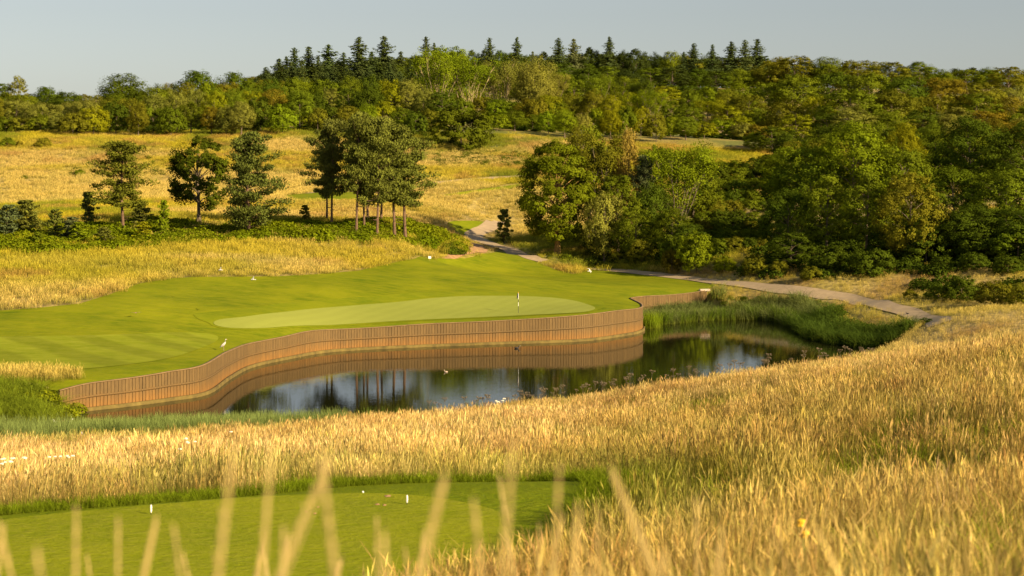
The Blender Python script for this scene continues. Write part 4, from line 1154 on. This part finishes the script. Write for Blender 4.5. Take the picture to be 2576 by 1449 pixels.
# green fringe of longer grass round the tee
b = SHEETS["tee_surround"]
i = rng.integers(0, len(b), 3400); off = np.abs(rng.normal(size=3400)) * .75
tgt = np.gradient(b, axis=0); nn = np.stack([tgt[:, 1], -tgt[:, 0]], 1); nn /= np.linalg.norm(nn, axis=1)[:, None] + 1e-9
if ((b - b.mean(0)) * nn).sum() < 0: nn = -nn
q = b[i] + nn[i] * off[:, None]
scatter("tee_edge_grass", np.c_[q, ground_z(q[:, 0], q[:, 1])], .55 + .6 * rng.random(len(q)), np.array([[.14, .19, .008]]) * (.8 + .5 * rng.random((len(q), 1))), LUSH, 4)
# meadows beyond the green
x, y, u = cone_pts(52000, 140, 405, -120, 2680)
k = free(x, y, .12) & ~((u > 1700) & (y < 300)); x, y, u = x[k], y[k], u[k]
mt = meadow_tint(x, y)
scatter("meadow_grass", np.c_[x, y, ground_z(x, y)], (.8 + .5 * rng.random(len(x))) * (.4 + .6 * sstep(1.5, 5.0, dist_line(path_bend, x, y))), mt, MEAD, 6, tilt=.2)

# brambles on the mound
br = G([(-150, 640), (-60, 600), (0, 590), (120, 588), (230, 580), (320, 568), (480, 566), (620, 572), (760, 566), (900, 572), (1050, 572), (1120, 592), (1172, 622), (1165, 634), (1110, 636), (1100, 622), (1010, 618), (900, 612), (760, 606), (640, 606), (480, 615), (380, 625), (250, 636), (120, 642), (0, 642), (-100, 648)], 150)
bx = rng.uniform(br[:, 0].min(), br[:, 0].max(), 30000); by = rng.uniform(br[:, 1].min(), br[:, 1].max(), 30000)
k = inside(br, bx, by); bx, by = bx[k][:3600], by[k][:3600]
nz = noise2(bx + 50, by + 50, 5, 77, 3)[:, None]
ct = np.array([[.095, .155, .006]]) * (1 - nz) + np.array([[.21, .25, .010]]) * nz
scatter("bramble_thicket", np.c_[bx, by, ground_z(bx, by)], (.7 + .8 * rng.random(len(bx))) * (.55 + 1.3 * noise2(bx + 9, by + 9, 3.0, 13, 2) ** 1.2), ct, SCRUB, 4, tilt=.2)
# green scrub patches on the hill meadow
px_ = []
for (u0, u1, v0, v1, n_) in [(1090, 1330, 382, 420, 260), (740, 800, 308, 336, 90), (430, 480, 395, 440, 50), (330, 460, 380, 440, 60), (1110, 1160, 620, 640, 40), (180, 215, 425, 445, 14)]:
    g = ground_at(np.c_[rng.uniform(u0, u1, n_), rng.uniform(v0, v1, n_)], 150); px_.append(g)
g = np.concatenate(px_)
scatter("hill_scrub", g, .5 + .7 * rng.random(len(g)), np.array([[.085, .125, .010]]) * (.7 + .6 * rng.random((len(g), 1))), SCRUB, 4)
# understorey of the woods
us_ = []
for (u0, u1, D0, D1, n_) in [(-80, 1120, 396, 450, 500), (1230, 2000, 418, 470, 400), (1880, 2660, 196, 230, 420), (2300, 2660, 172, 205, 60), (1480, 1900, 228, 262, 300)]:
    D = far_d(rng.uniform(D0, D1, n_)); uu = rng.uniform(u0, u1, n_); xx = (uu - U0) * D / FPX
    kk = free(xx, D, 3.0); xx, D = xx[kk], D[kk]
    us_.append(np.c_[xx, D, ground_z(xx, D)])
g = np.concatenate(us_)
scatter("wood_undergrowth", g, 1.0 + 1.2 * rng.random(len(g)), np.array([[.05, .08, .008]]) * (.7 + .7 * rng.random((len(g), 1))), SCRUB, 4)

# reeds: near shore at the left, right bank, behind the corner
def along(line, n, w0, w1):
    i = rng.integers(0, len(line), n); t = np.gradient(line, axis=0); nn = np.stack([-t[:, 1], t[:, 0]], 1); nn /= np.linalg.norm(nn, axis=1)[:, None] + 1e-9
    return line[i] + nn[i] * rng.uniform(w0, w1, n)[:, None] + rng.normal(size=(n, 2)) * .3
def reed(name, q, s, col, coll, n_, zmin=-.25):
    z = np.maximum(ground_z(q[:, 0], q[:, 1]), zmin)
    return scatter(name, np.c_[q, z], s, np.array([col]) * (.75 + .5 * rng.random((len(q), 1))), coll, n_)
l1 = catmull([P(u, v, 105)[:2] if False else ((u - U0) * D / FPX, D) for u, v, D in [(-60, 0, 100), (60, 0, 101.5), (160, 0, 103.5), (300, 0, 104.5), (450, 0, 105), (600, 0, 106), (735, 0, 108)]], .5)
q = along(l1, 2300, -8.5, 3.4)
reed("near_reed_bed", q, .42 + .50 * rng.random(len(q)), (.17, .215, .06), REED, 5)
l2 = catmull([((u - U0) * D / FPX, D) for u, D in [(735, 109), (900, 111.5), (1100, 113.5), (1300, 117)]], .5)
q = along(l2, 60, -1, 1); reed("pond_edge_reeds", q, .45 + .35 * rng.random(len(q)), (.10, .15, .02), REED, 5)
bk = catmull([water_pt(u, v) for u, v in [(1660, 815), (1750, 806), (1850, 803), (1950, 806), (2010, 820)]], .5)
q = along(bk, 800, -.5, 8.5); q = q[~inside(SHEETS["mown_turf"], q[:, 0], q[:, 1])]; q = q[(q[:, 0] < 22.5) | (dist_line(bk, q[:, 0], q[:, 1]) < 3.2)]
reed("back_sedge_bed", q, 1.0 + .5 * rng.random(len(q)), (.16, .19, .055), SEDGE, 4)
ii = rng.integers(len(wall_line) - 30, len(wall_line) - 4, 90); q = wall_line[ii, :2] - wn_in[ii] * rng.uniform(.5, 3.0, (90, 1)) + rng.normal(size=(90, 2)) * .2; q = q[q[:, 0] > 16.3]
reed("wall_foot_sedge", q, 1.35 + .45 * rng.random(len(q)), (.13, .16, .045), SEDGE, 4)
q = along(bk, 120, -.9, .5); reed("back_reed_clumps", q, .75 + .35 * rng.random(len(q)), (.105, .165, .012), REED, 5)
cr_ = np.array([water_pt(u, 822) for u in (1619, 1626, 1634, 1643)]); q = cr_[rng.integers(0, 4, 46)] + rng.normal(size=(46, 2)) * np.array([.35, 1.2]); q = q[q[:, 0] > 14.0]
reed("corner_reeds", q, .9 + .3 * rng.random(len(q)), (.15, .21, .010), REED, 5)
rb = catmull([water_pt(u, v) for u, v in [(2005, 818), (2050, 848), (2130, 868), (2200, 876), (2235, 882)]], .4)
q = along(rb, 320, -.6, 3.4); reed("right_bank_sedge", q, .9 + .45 * rng.random(len(q)), (.075, .12, .016), SEDGE, 4)
q = along(rb, 230, -.3, 3.6); g = np.c_[q, ground_z(q[:, 0], q[:, 1])]
scatter("right_bank_scrub", g, .8 + .6 * rng.random(len(g)), np.array([[.060, .10, .010]]) * (.7 + .6 * rng.random((len(g), 1))), SCRUB, 4)
q = along(bk, 200, 2.5, 5.0); q = q[free(q[:, 0], q[:, 1], .6)]; g = np.c_[q, ground_z(q[:, 0], q[:, 1])]
scatter("bank_top_scrub", g, .35 + .3 * rng.random(len(g)), np.array([[.10, .135, .012]]) * (.7 + .6 * rng.random((len(g), 1))), SCRUB, 4)
# left end of the pond: herbs, sedges and pale grass on the corner
lx = rng.uniform(-40, -30.5, 900); ly = rng.uniform(110, 122.5, 900)
k = (ly < 121.5 - .0 * lx) & ~inside(wall_line[:60, :2].tolist() + [(-30, 140), (-45, 140), (-45, 120)], lx, ly); lx, ly = lx[k], ly[k]
kk = rng.random(len(lx)) < .5
q = np.c_[lx, ly][kk][:260]; reed("corner_sedge", q, .75 + .4 * rng.random(len(q)), (.17, .22, .016), SEDGE, 4)
q = np.c_[lx, ly][~kk][:150]; q = q[q[:, 1] > 114]; g = np.c_[q, np.maximum(ground_z(q[:, 0], q[:, 1]), 0)]
scatter("corner_herbs", g, .6 + .6 * rng.random(len(g)), np.array([[.19, .23, .010]]) * (.7 + .6 * rng.random((len(g), 1))), SCRUB, 4)
lx = rng.uniform(-44, -30.0, 500); ly = rng.uniform(119.5, 124.0, 500)
k = ~inside(SHEETS["fairway"], lx, ly) & (dist_line(wall_line[:60], lx, ly) > .25) & ((ly - 119.5) < 5.5 * (-30.5 - lx) / 10 + 1.2) & (ly > 118.5 + (lx + 33) * .9)
q = np.c_[lx, ly][k]
scatter("corner_pale_grass", np.c_[q, hz(q[:, 0], q[:, 1])], .9 + .4 * rng.random(len(q)), np.tile([[.52, .40, .10]], (len(q), 1)), HAY, 6)

# ------------------------------------------------------------------ flagstick
def at_ground(u, v, Dmin=118.0):
    return ground_at([(u, v)], Dmin)[0]
def cyl(name, r0, r1, z0, z1, mat, parent, n=8):
    mb = MB(); mb.tube([(0, 0, z0), (0, 0, z1)], [r0, r1], n); return ob(name, mb.mesh(name, [mat]), None, parent)
M["flag"] = plain("flag_cloth", (0.03, 0.025, 0.045), 0.8)
M["orange"] = plain("orange_paint", (0.8, 0.33, 0.06), 0.5)
g = at_ground(1304, 790)
fl = tag(empty("golf_flagstick", (g[0], g[1], g[2] + .10)), "black and white banded flagstick with dark flag on the putting green", "flagstick")
for z0, z1, mt in ((0, .70, "black"), (.70, 1.08, "white"), (1.08, 1.38, "black"), (1.38, 1.98, "white"), (1.98, 2.12, "orange")):
    cyl("pole_band", .022, .022, z0, z1, M[mt], fl)
mb = MB()
nx, nz_ = 7, 5
V = []
for sgn in (0, 1):
    for j in range(nz_):
        for i in range(nx):
            a = i / (nx - 1); b_ = j / (nz_ - 1)
            zz = 2.05 - .48 * b_ * (1 - .35 * a) - .22 * a - .12 * a * b_
            V.append((-.02 - .13 * a * (0.8 + .3 * b_), .05 * math.sin(a * 6 + b_ * 2) + sgn * .006, zz))
F = []
q_ = nx * nz_
for j in range(nz_ - 1):
    for i in range(nx - 1):
        a = j * nx + i
        F += [(a, a + 1, a + nx + 1, a + nx), (q_ + a, q_ + a + nx, q_ + a + nx + 1, q_ + a + 1)]
rim = list(range(nx)) + [j * nx + nx - 1 for j in range(1, nz_)] + [(nz_ - 1) * nx + i for i in range(nx - 2, -1, -1)] + [j * nx for j in range(nz_ - 2, 0, -1)]
F += [(rim[i], q_ + rim[i], q_ + rim[(i + 1) % len(rim)], rim[(i + 1) % len(rim)]) for i in range(len(rim))]
mb.add(V, F); ob("flag", mb.mesh("flag", [M["flag"]]), None, fl)
mb = MB(); mb.tube([(0, 0, -.1), (0, 0, .004)], [.055, .055], 12); ob("hole_cup", mb.mesh("hole_cup", [M["black"]]), None, fl)

# ------------------------------------------------------------------ tee markers, ball, divots
def tee_pt(u, v):
    D = (EYE - TEE_Z) * FPX / (v - V0); return ((u - U0) * D / FPX, D, TEE_Z)
for (u, v), lb in (((380, 1294), "white tee marker on the left side of the tee"), ((1024, 1269), "white tee marker on the right side of the tee")):
    p = tee_pt(u, v)
    e = tag(empty("tee_marker", p), lb, "tee marker", "white tee markers on the tee")
    mb = MB(); mb.tube([(0, 0, .035), (0, 0, .06), (0, 0, .15), (0, 0, .185), (0, 0, .2)], [.010, .019, .021, .017, .006], 10); ob("marker_body", mb.mesh("marker_body", [M["white"]]), None, e)
    cyl("ground_spike", .006, .007, -.06, .04, M["black"], e, 6)
p = tee_pt(913, 1240)
bm = bmesh.new(); bmesh.ops.create_uvsphere(bm, u_segments=12, v_segments=8, radius=.024); me = bpy.data.meshes.new("golf_ball"); bm.to_mesh(me); bm.free()
o = ob("golf_ball", me, M["white"], smooth=True); o.location = (p[0], p[1], p[2] + .02); tag(o, "small white ball lying at the back edge of the tee", "ball")
for k, (u, v, r) in enumerate([(950, 1269, .055), (967, 1271, .04), (975, 1248, .07), (770, 1287, .03), (800, 1276, .03), (792, 1292, .03)]):
    p = tee_pt(u, v); n_ = 9
    V = [(p[0] + math.cos(i * 6.283 / n_) * r * random.uniform(.7, 1.4), p[1] + math.sin(i * 6.283 / n_) * r * 1.6 * random.uniform(.7, 1.3), TEE_Z + .004) for i in range(n_)] + [(p[0], p[1], TEE_Z + .022)]
    o = ob("divot", new_mesh("divot", V, [(i, (i + 1) % n_, n_) for i in range(n_)]), M["dirt"]); o["kind"] = "structure"

# ------------------------------------------------------------------ small fixtures
M["bin"] = plain("bin_grey", (0.30, 0.35, 0.38), 0.5, .1, 3)
M["steel"] = plain("sign_white", (0.78, 0.78, 0.76), 0.5)
M["wood"] = plain("stake_wood", (0.42, 0.30, 0.17), 0.8, .2, 8)
M["stone"] = plain("pale_stone", (0.52, 0.40, 0.31), 0.9, .2, 3)
g = at_ground(1081, 656); e = tag(empty("sign", tuple(g)), "small white sign board at the edge of the mown grass beside the bare earth", "sign")
mb = MB(); mb.box((0, 0, .42), (.34, .05, .30), .1); ob("sign_board", mb.mesh("sign_board", [M["steel"]]), None, e); cyl("post", .025, .025, -.1, .30, M["wood"], e)
g = at_ground(1134, 603, 180); e = tag(empty("litter_bin", tuple(g)), "grey blue bin leaning in the brambles near the path", "bin"); e.rotation_euler = (0, R(5), R(20))
mb = MB(); V = []
for z, w_ in ((.02, .23), (.72, .29)):
    V += [(-w_, -w_, z), (w_, -w_, z), (w_, w_, z), (-w_, w_, z)]
mb.add(V, [(3, 2, 1, 0), (4, 5, 6, 7), (0, 1, 5, 4), (1, 2, 6, 5), (2, 3, 7, 6), (3, 0, 4, 7)]); ob("bin_body", mb.mesh("bin_body", [M["bin"]]), None, e)
mb = MB(); mb.box((0, 0, .765), (.64, .64, .08)); mb.box((0, 0, .83), (.45, .45, .05)); ob("lid", mb.mesh("lid", [M["bin"]]), None, e)
g = at_ground(1062, 579, 180); o = empty("stake", tuple(g)); tag(o, "thin wooden stake beside the right end of the pine clump", "stake")
cyl("shaft", .045, .035, -.1, .95, M["wood"], o, 6)
x_, y_ = wall_line[-1][:2]
mb = MB(); mb.box((0, 0, .1), (1.3, .5, .26)); me = mb.mesh("stone_block", [M["stone"]])
bm = bmesh.new(); bm.from_mesh(me); bmesh.ops.bevel(bm, geom=bm.edges[:], offset=.05, segments=2, affect='EDGES'); bm.to_mesh(me); bm.free()
o = ob("stone_block", me); o.location = (x_ - .3, y_ - .1, float(hz(x_, y_)[0]) + .05); o.rotation_euler = (0, 0, R(15)); tag(o, "pale stone slab at the far end of the timber wall by the reeds", "stone")

# ------------------------------------------------------------------ birds
M["gull_white"] = plain("feather_white", (0.82, 0.80, 0.78), 0.7)
M["gull_grey"] = plain("feather_grey", (0.36, 0.35, 0.35), 0.7)
M["feather_dark"] = plain("feather_dark", (0.03, 0.025, 0.025), 0.7)
M["feather_brown"] = plain("feather_brown", (0.26, 0.18, 0.13), 0.7, .3, 12)
M["beak"] = plain("beak", (0.55, 0.28, 0.05), 0.5)
def flying_bird(name, loc, span, up, heading, bank, label, top="gull_grey", tip="feather_dark", body="gull_white", pitch=0.0, group=None, cat="bird", sweep=.18, down=-.1):
    s = span / 1.0
    mb = MB()
    mb.tube([(0, -.24, .0), (0, -.17, .0), (0, -.05, .0), (0, .08, .01), (0, .15, .02), (0, .20, .025), (0, .235, .02), (0, .275, .01)], [.018, .030, .055, .055, .040, .034, .022, .004], 10, .9)
    mb.tube([(0, -.20, 0), (0, -.32, 0)], [.028, .055], 8, .12)                                    # tail fan
    for sx in (-1, 1):
        mb.cur = 1
        z1 = math.sin(up) * .22; z2 = z1 + math.sin(up * .4 + down) * .26
        mb.tube([(sx * .02, .03, .02), (sx * .12, .05, .02 + z1 * .5), (sx * .22, .06, .02 + z1), (sx * .34, .06 - sweep * .35, .02 + (z1 + z2) / 2)], [.075, .070, .060, .046], 8, .14)
        mb.cur = 2
        mb.tube([(sx * .335, .06 - sweep * .34, .02 + (z1 + z2) / 2), (sx * .43, .05 - sweep * .8, .02 + z2), (sx * .50, .03 - sweep * 1.3, .02 + z2)], [.046, .030, .006], 8, .14)
        mb.cur = 0
    e = mb.mesh("plumage", [M[body], M[top], M[tip]])
    root = tag(empty(name, loc), label, cat, group)
    root.rotation_euler = (pitch, bank, heading); root.scale = (s, s, s)
    ob("plumage", e, None, root, smooth=True)
    mb = MB(); mb.tube([(0, .27, .012), (0, .325, .0)], [.011, .003], 6); ob("beak", mb.mesh("beak", [M["beak"]]), None, root)
    return root
flying_bird("gull", tuple(P(555, 679, 159)), .75, .7, R(70), R(-35), "white gull flying low in front of the gold bank, the left and higher one", group="gulls flying over the mown grass")
flying_bird("gull", tuple(P(637, 703, 152)), .85, .6, R(70), R(-30), "white gull flying over the rough edge, the right and lower one", group="gulls flying over the mown grass")
flying_bird("gull", tuple(P(1483, 682, 200)), .85, .9, R(-60), R(35), "white gull with wings down flying in front of the path near the lone ash", "gull_white", "gull_white", group="gulls flying over the mown grass", down=-.6)
flying_bird("large_bird", tuple(P(342, 787, 150)), 1.15, .12, R(180), R(4), "large brown winged bird gliding just above the mown grass", "feather_brown", "feather_dark", "feather_brown", sweep=.05)
flying_bird("pigeon", tuple(P(205, 1095, 92)), .62, .9, R(-70), R(10), "pale pinkish pigeon flying across the reeds", "gull_grey", "feather_dark", "feather_brown")
def water_bird(name, loc, heading, s, label, body, head, cat="bird", group=None, bill="beak"):
    root = tag(empty(name, loc, heading), label, cat, group); root.scale = (s, s, s)
    mb = MB()
    mb.tube([(0, -.20, .10), (0, -.14, .075), (0, -.02, .07), (0, .10, .07), (0, .15, .10)], [.015, .06, .095, .075, .035], 10, .8)
    mb.cur = 1
    mb.tube([(0, .12, .09), (0, .155, .16), (0, .16, .20), (0, .185, .235), (0, .215, .235), (0, .235, .23)], [.045, .030, .026, .034, .030, .012], 8)
    ob("plumage", mb.mesh("plumage", [M[body], M[head]]), None, root, smooth=True)
    mb = MB(); mb.tube([(0, .235, .23), (0, .28, .22)], [.012, .004], 6); ob("beak", mb.mesh("beak", [M[bill]]), None, root)
    return root
D = FPX * EYE / (877 - V0); water_bird("coot", ((1300 - U0) * D / FPX, D, -.02), R(-90), 1.25, "small black coot swimming in front of the timber wall", "feather_dark", "feather_dark", bill="gull_white")
D = FPX * EYE / (936 - V0); water_bird("duck", ((1122 - U0) * D / FPX, D, -.02), R(80), .8, "pale buff duck swimming in open water below the wall", "stone", "stone")
water_bird("gull", (-29.6, 109.6, .55), R(60), 1.0, "white gull standing left of another at the reedy pond corner", "gull_white", "gull_white", group="gulls at the pond corner")
water_bird("gull", (-28.8, 110.0, .50), R(-40), 1.1, "white gull standing right of another at the reedy pond corner", "gull_white", "gull_white", group="gulls at the pond corner")
g = at_ground(2283, 792, 140); water_bird("crow", (g[0], g[1], g[2] + .08), R(60), .8, "small dark bird standing on the path at the right", "feather_dark", "feather_dark", bill="feather_dark")
# heron on the lip of the wall
g = at_ground(563, 884, 118)
hr = tag(empty("heron", (g[0], g[1], g[2] + .05), R(-60)), "tall pale heron standing on the turf at the bend of the wall", "heron")
mb = MB()
mb.tube([(0, -.26, .36), (0, -.16, .42), (0, -.04, .50), (0, .06, .60), (0, .11, .67), (0, .135, .73), (0, .12, .79), (0, .125, .85), (0, .145, .90), (0, .175, .925), (0, .21, .925), (0, .235, .92)], [.02, .075, .105, .085, .05, .035, .028, .026, .028, .034, .028, .012], 10)
mb.cur = 1
for sx in (-1, 1):
    mb.tube([(sx * .085, .04, .56), (sx * .10, -.08, .47), (sx * .07, -.24, .36), (sx * .03, -.34, .30)], [.05, .075, .05, .012], 8, .5)
ob("plumage", mb.mesh("plumage", [plain("heron_pale", (.56, .50, .46), .8), plain("heron_grey", (.36, .33, .32), .8)]), None, hr, smooth=True)
mb = MB(); mb.tube([(0, .23, .92), (0, .36, .90)], [.014, .003], 6); ob("beak", mb.mesh("beak", [M["beak"]]), None, hr)
for sx in (-1, 1):
    mb = MB(); mb.tube([(sx * .04, -.03, .44), (sx * .04, -.02, .22), (sx * .04, .0, .02), (sx * .04, .07, .01)], [.016, .010, .009, .006], 6); ob("leg", mb.mesh("leg", [M["feather_brown"]]), None, hr)

# ------------------------------------------------------------------ flowering plants in the hay
M["umbel"] = plain("umbel_white", (0.80, 0.74, 0.60), 0.8)
M["ragwort"] = plain("ragwort_yellow", (0.85, 0.52, 0.02), 0.7)
M["stem"] = plain("stem_green", (0.16, 0.17, 0.03), 0.8)
M["dry_stem"] = plain("dry_stem", (0.13, 0.095, 0.05), 0.9)
def umbel(name, loc, h, r, label, n=2, mat="umbel", group="white umbel flowers in the hay", cat="flower"):
    e = tag(empty(name, loc, random.random() * 6), label, cat, group)
    mb = MB(); heads = []
    mb.tube([(0, 0, -.05), (.02, 0, h * .5), (0, .02, h)], [.010, .008, .006], 5)
    heads.append((0, .02, h))
    for k in range(n - 1):
        a = random.random() * 6; q = (math.cos(a) * r * 1.5, math.sin(a) * r * 1.5, h * random.uniform(.86, .98))
        mb.tube([(0, 0, h * .6), q], [.006, .004], 4); heads.append(q)
    ob("stem", mb.mesh("stem", [M["stem"]]), None, e)
    for c in heads:
        mb = MB(); rr = r * random.uniform(.75, 1.1)
        for d_ in fib_dirs(26, -.1, .1):
            rad = rr * math.sqrt(random.random()); a = random.random() * 6.283
            mb.box((c[0] + math.cos(a) * rad, c[1] + math.sin(a) * rad, c[2] + .035 * (1 - (rad / rr) ** 2) * 2 * r / .15), (.036, .036, .018), a)
        ob("flower_head", mb.mesh("flower_head", [M[mat]]), None, e)
    return e
UM = [(30, 1169, .15, 2, "white umbel flower, left one of the big pair near the left edge"), (59, 1173, .16, 1, "broad flat white umbel flower, right one of the big pair near the left edge"), (169, 1159, .09, 2, "white umbel flower right of the big pair, upper one of a trio"), (182, 1166, .09, 1, "white umbel flower right of the big pair, rightmost of a trio"), (150, 1165, .07, 1, "small white umbel flower, left of a trio in the hay"), (136, 1182, .08, 1, "small white umbel flower below the trio in the hay"),
      (122, 1188, .08, 1, "faint white umbel flower below and left of the trio"), (10, 1194, .10, 2, "white umbel flower at the left edge of the hay, upper one"), (5, 1212, .09, 2, "white umbel flower at the left edge of the hay, lowest one"), (466, 1108, .15, 3, "spreading white umbel plant just below the reeds"), (492, 1116, .09, 1, "small white umbel flower right of the spreading umbel plant"), (581, 1091, .10, 1, "white umbel flower at the right end of the reed bed"), (451, 1140, .10, 1, "lone white umbel flower in the middle of the left hay"), (1247, 1012, .11, 2, "white umbel flower at the pond edge, left of two"), (1269, 1006, .10, 2, "white umbel flower at the pond edge, right of two")]
for u, v, r_, n_, lb in UM:
    hh = 1.05
    Ds = np.linspace(45, 120, 300); zz = hz((u - U0) * Ds / FPX, Ds) + hh - (EYE - (v - V0) * Ds / FPX)
    i = int(np.argmax(zz > 0)) if (zz > 0).any() else 200
    D = Ds[i]; x = (u - U0) * D / FPX
    umbel("umbel_flower", (x, D, float(ground_z(x, D)[0])), hh + .05, r_ * (.42 if v > 1050 else .8), lb, n_)
D = 14.5; x = (2022 - U0) * D / FPX; zt = EYE - (1312 - V0) * D / FPX
umbel("ragwort", (x, D, float(ground_z(x, D)[0])), zt - float(ground_z(x, D)[0]), .018, "yellow flowering ragwort in the hay at the lower right", 4, "ragwort", None)
# dried seed stalks against the water
def dry_umbel(k):
    mb = MB(); mb.tube([(0, 0, 0), (.02, .01, .6), (0, 0, 1.0)], [.014, .010, .007], 4)
    for i in range(7):
        a = i * .9; q = (math.cos(a) * .11, math.sin(a) * .11, 1.08 + random.uniform(-.03, .06)); mb.tube([(0, 0, .95), q], [.006, .004], 3); mb.box(q, (.055, .055, .03), a)
    me = mb.mesh("dry_umbel", [M["dry_stem"]]); return me
DRY = src_collection("dry_umbel", [dry_umbel(k) for k in range(3)])
us2 = rng.uniform(1080, 2200, 110); Dd = 96 + 14 * rng.random(110) + (us2 - 1080) * .012; xx = (us2 - U0) * Dd / FPX
kk = ground_z(xx, Dd) > .4; xx, Dd = xx[kk], Dd[kk]
scatter("dried_seed_stalks", np.c_[xx, Dd, ground_z(xx, Dd)], .9 + .55 * rng.random(len(xx)), np.ones((len(xx), 3)), DRY, 3)

# ------------------------------------------------------------------ tall stalks close to the camera, out of focus
M["stalk"] = plain("pale_stalk", (0.46, 0.34, 0.12), 0.8)
def stalk_mesh(H, headr, headl, lean):
    mb = MB()
    f = lambda t: (lean * H * t ** 2.2, .02 * H * t, H * t)
    ts = [0, .3, .6, 1 - headl / H]
    mb.tube([f(t) for t in ts], [.0022, .002, .0018, .0015], 5)
    n_ = 26
    for i in range(n_):
        t = 1 - headl / H * (1 - i / n_); c = Vector(f(t)); a = i * 2.4; w_ = headr * math.sin(math.pi * (0.12 + .85 * i / n_)) ** .7
        q = c + Vector((math.cos(a) * w_, math.sin(a) * w_, .03)); mb.tube([c, (c + q) / 2 + Vector((0, 0, .004)), q], [.0012, .0028, .0008], 4)
    mb.tube([f(1 - headl / H), f(1)], [.003, .001], 4)
    return mb.mesh("stalk", [M["stalk"]])
ST = [(594, 1140, 1.9, .014, .34, .03, "thick pale out of focus grass stalk, the tallest left of centre"), (687, 1150, 2.1, .009, .28, .02, "pale out of focus grass stalk just right of the tallest left one"), (784, 1168, 1.9, .010, .30, -.03, "third broad out of focus stalk right of the tallest left one"), (866, 1165, 2.2, .009, .30, .10, "out of focus stalk curving to the right left of the right tee marker"), (1304, 1132, 1.8, .013, .34, .02, "tall thick out of focus stalk right of the right tee marker"), (1156, 1214, 2.0, .010, .30, .06, "leaning out of focus stalk between the right tee marker and the tall thick one"), (1414, 1196, 2.2, .009, .28, .01, "out of focus stalk standing right of the tall thick one"), (1475, 1198, 2.6, .006, .22, -.10, "thin dark out of focus stalk leaning left at the end of the tee"),
      (183, 1302, 2.4, .008, .24, .0, "out of focus stalk at lower left below the left tee marker"), (290, 1330, 2.6, .006, .2, .0, "thin upright out of focus stalk at lower left"), (415, 1324, 2.6, .006, .2, .05, "thin out of focus stalk below the left tee marker leaning right"), (22, 1352, 2.4, .007, .2, .04, "out of focus stalk in the bottom left corner")]
for u, v, D, hr_, hl, ln, lb in ST:
    D *= 1.35; ln *= 2.2
    p = P(u, v, D); x0 = p[0] - ln * 1.4
    gz_ = float(ground_z(x0, D)[0]); H = p[2] - gz_
    e = tag(empty("grass_stalk", (x0, D, gz_)), lb, "grass stalk", "out of focus grass stalks in the foreground")
    ob("stalk", stalk_mesh(H, hr_ * .36, hl, ln), None, e)
src = src_collection("tall_stalk", [stalk_mesh(1.0, .0035 + .002 * (k % 2), .26, (-.06, .02, .08, .0)[k]) for k in range(4)])
n_ = 38
us3 = rng.uniform(-60, 2000, n_); D3 = rng.uniform(2.4, 5.0, n_); xx = (us3 - U0) * D3 / FPX
vt = 1230 + 220 * rng.random(n_) ** .6 - 50 * (us3 > 1000)
zt = EYE - (vt - V0) * D3 / FPX; gz3 = ground_z(xx, D3); Hh = zt - gz3
kk = Hh > .3
scatter("foreground_grass", np.c_[xx, D3, gz3][kk], np.stack([np.ones(n_), np.ones(n_), Hh], 1)[kk], np.ones((kk.sum(), 3)), src, 4, tilt=.18)

# ------------------------------------------------------------------ labels of the trees
from collections import defaultdict
fam = defaultdict(list)
for t in TREES:
    if t["label"]:
        t["o"]["label"] = t["label"]; continue
    h = t["h"]
    t["size"] = "tall" if h > 13.5 else ("low" if h < 6 else ("small" if h < 8.5 else ("wide" if t["w"] > h * 1.02 else "")))
    fam[(t["zone"], t["phrase"], t["colour"], t["size"])].append(t)
ORD = ["leftmost", "second from left", "third from left", "fourth from left", "fifth from left"]
def place(u):
    return "far left" if u < 380 else "left" if u < 860 else "centre left" if u < 1288 else "centre right" if u < 1716 else "right" if u < 2190 else "far right"
for (zone, ph, colr, size), ts in fam.items():
    ts.sort(key=lambda t: t["u"])
    base = " ".join(x for x in (size, colr, ph) if x)
    if len(ts) == 1:
        ts[0]["o"]["label"] = (base + " " + zone); ts[0]["o"]["group"] = ph + "s " + zone; continue
    for i, t in enumerate(ts):
        n_ = len(ts)
        if n_ == 2: w_ = ("left one of two: ", "right one of two: ")[i]
        elif i == n_ - 1: w_ = "rightmost of the "
        elif i == n_ - 2 and i > 2: w_ = "second from right of the "
        elif i == n_ - 3 and i > 3: w_ = "third from right of the "
        else: w_ = (ORD[i] if i < 5 else "%dth from left" % (i + 1)) + " of the "
        t["o"]["label"] = w_ + base + ("" if n_ == 2 else "s" if not base.endswith(("sh",)) else "es") + " " + zone
        t["o"]["group"] = ph + "s " + zone
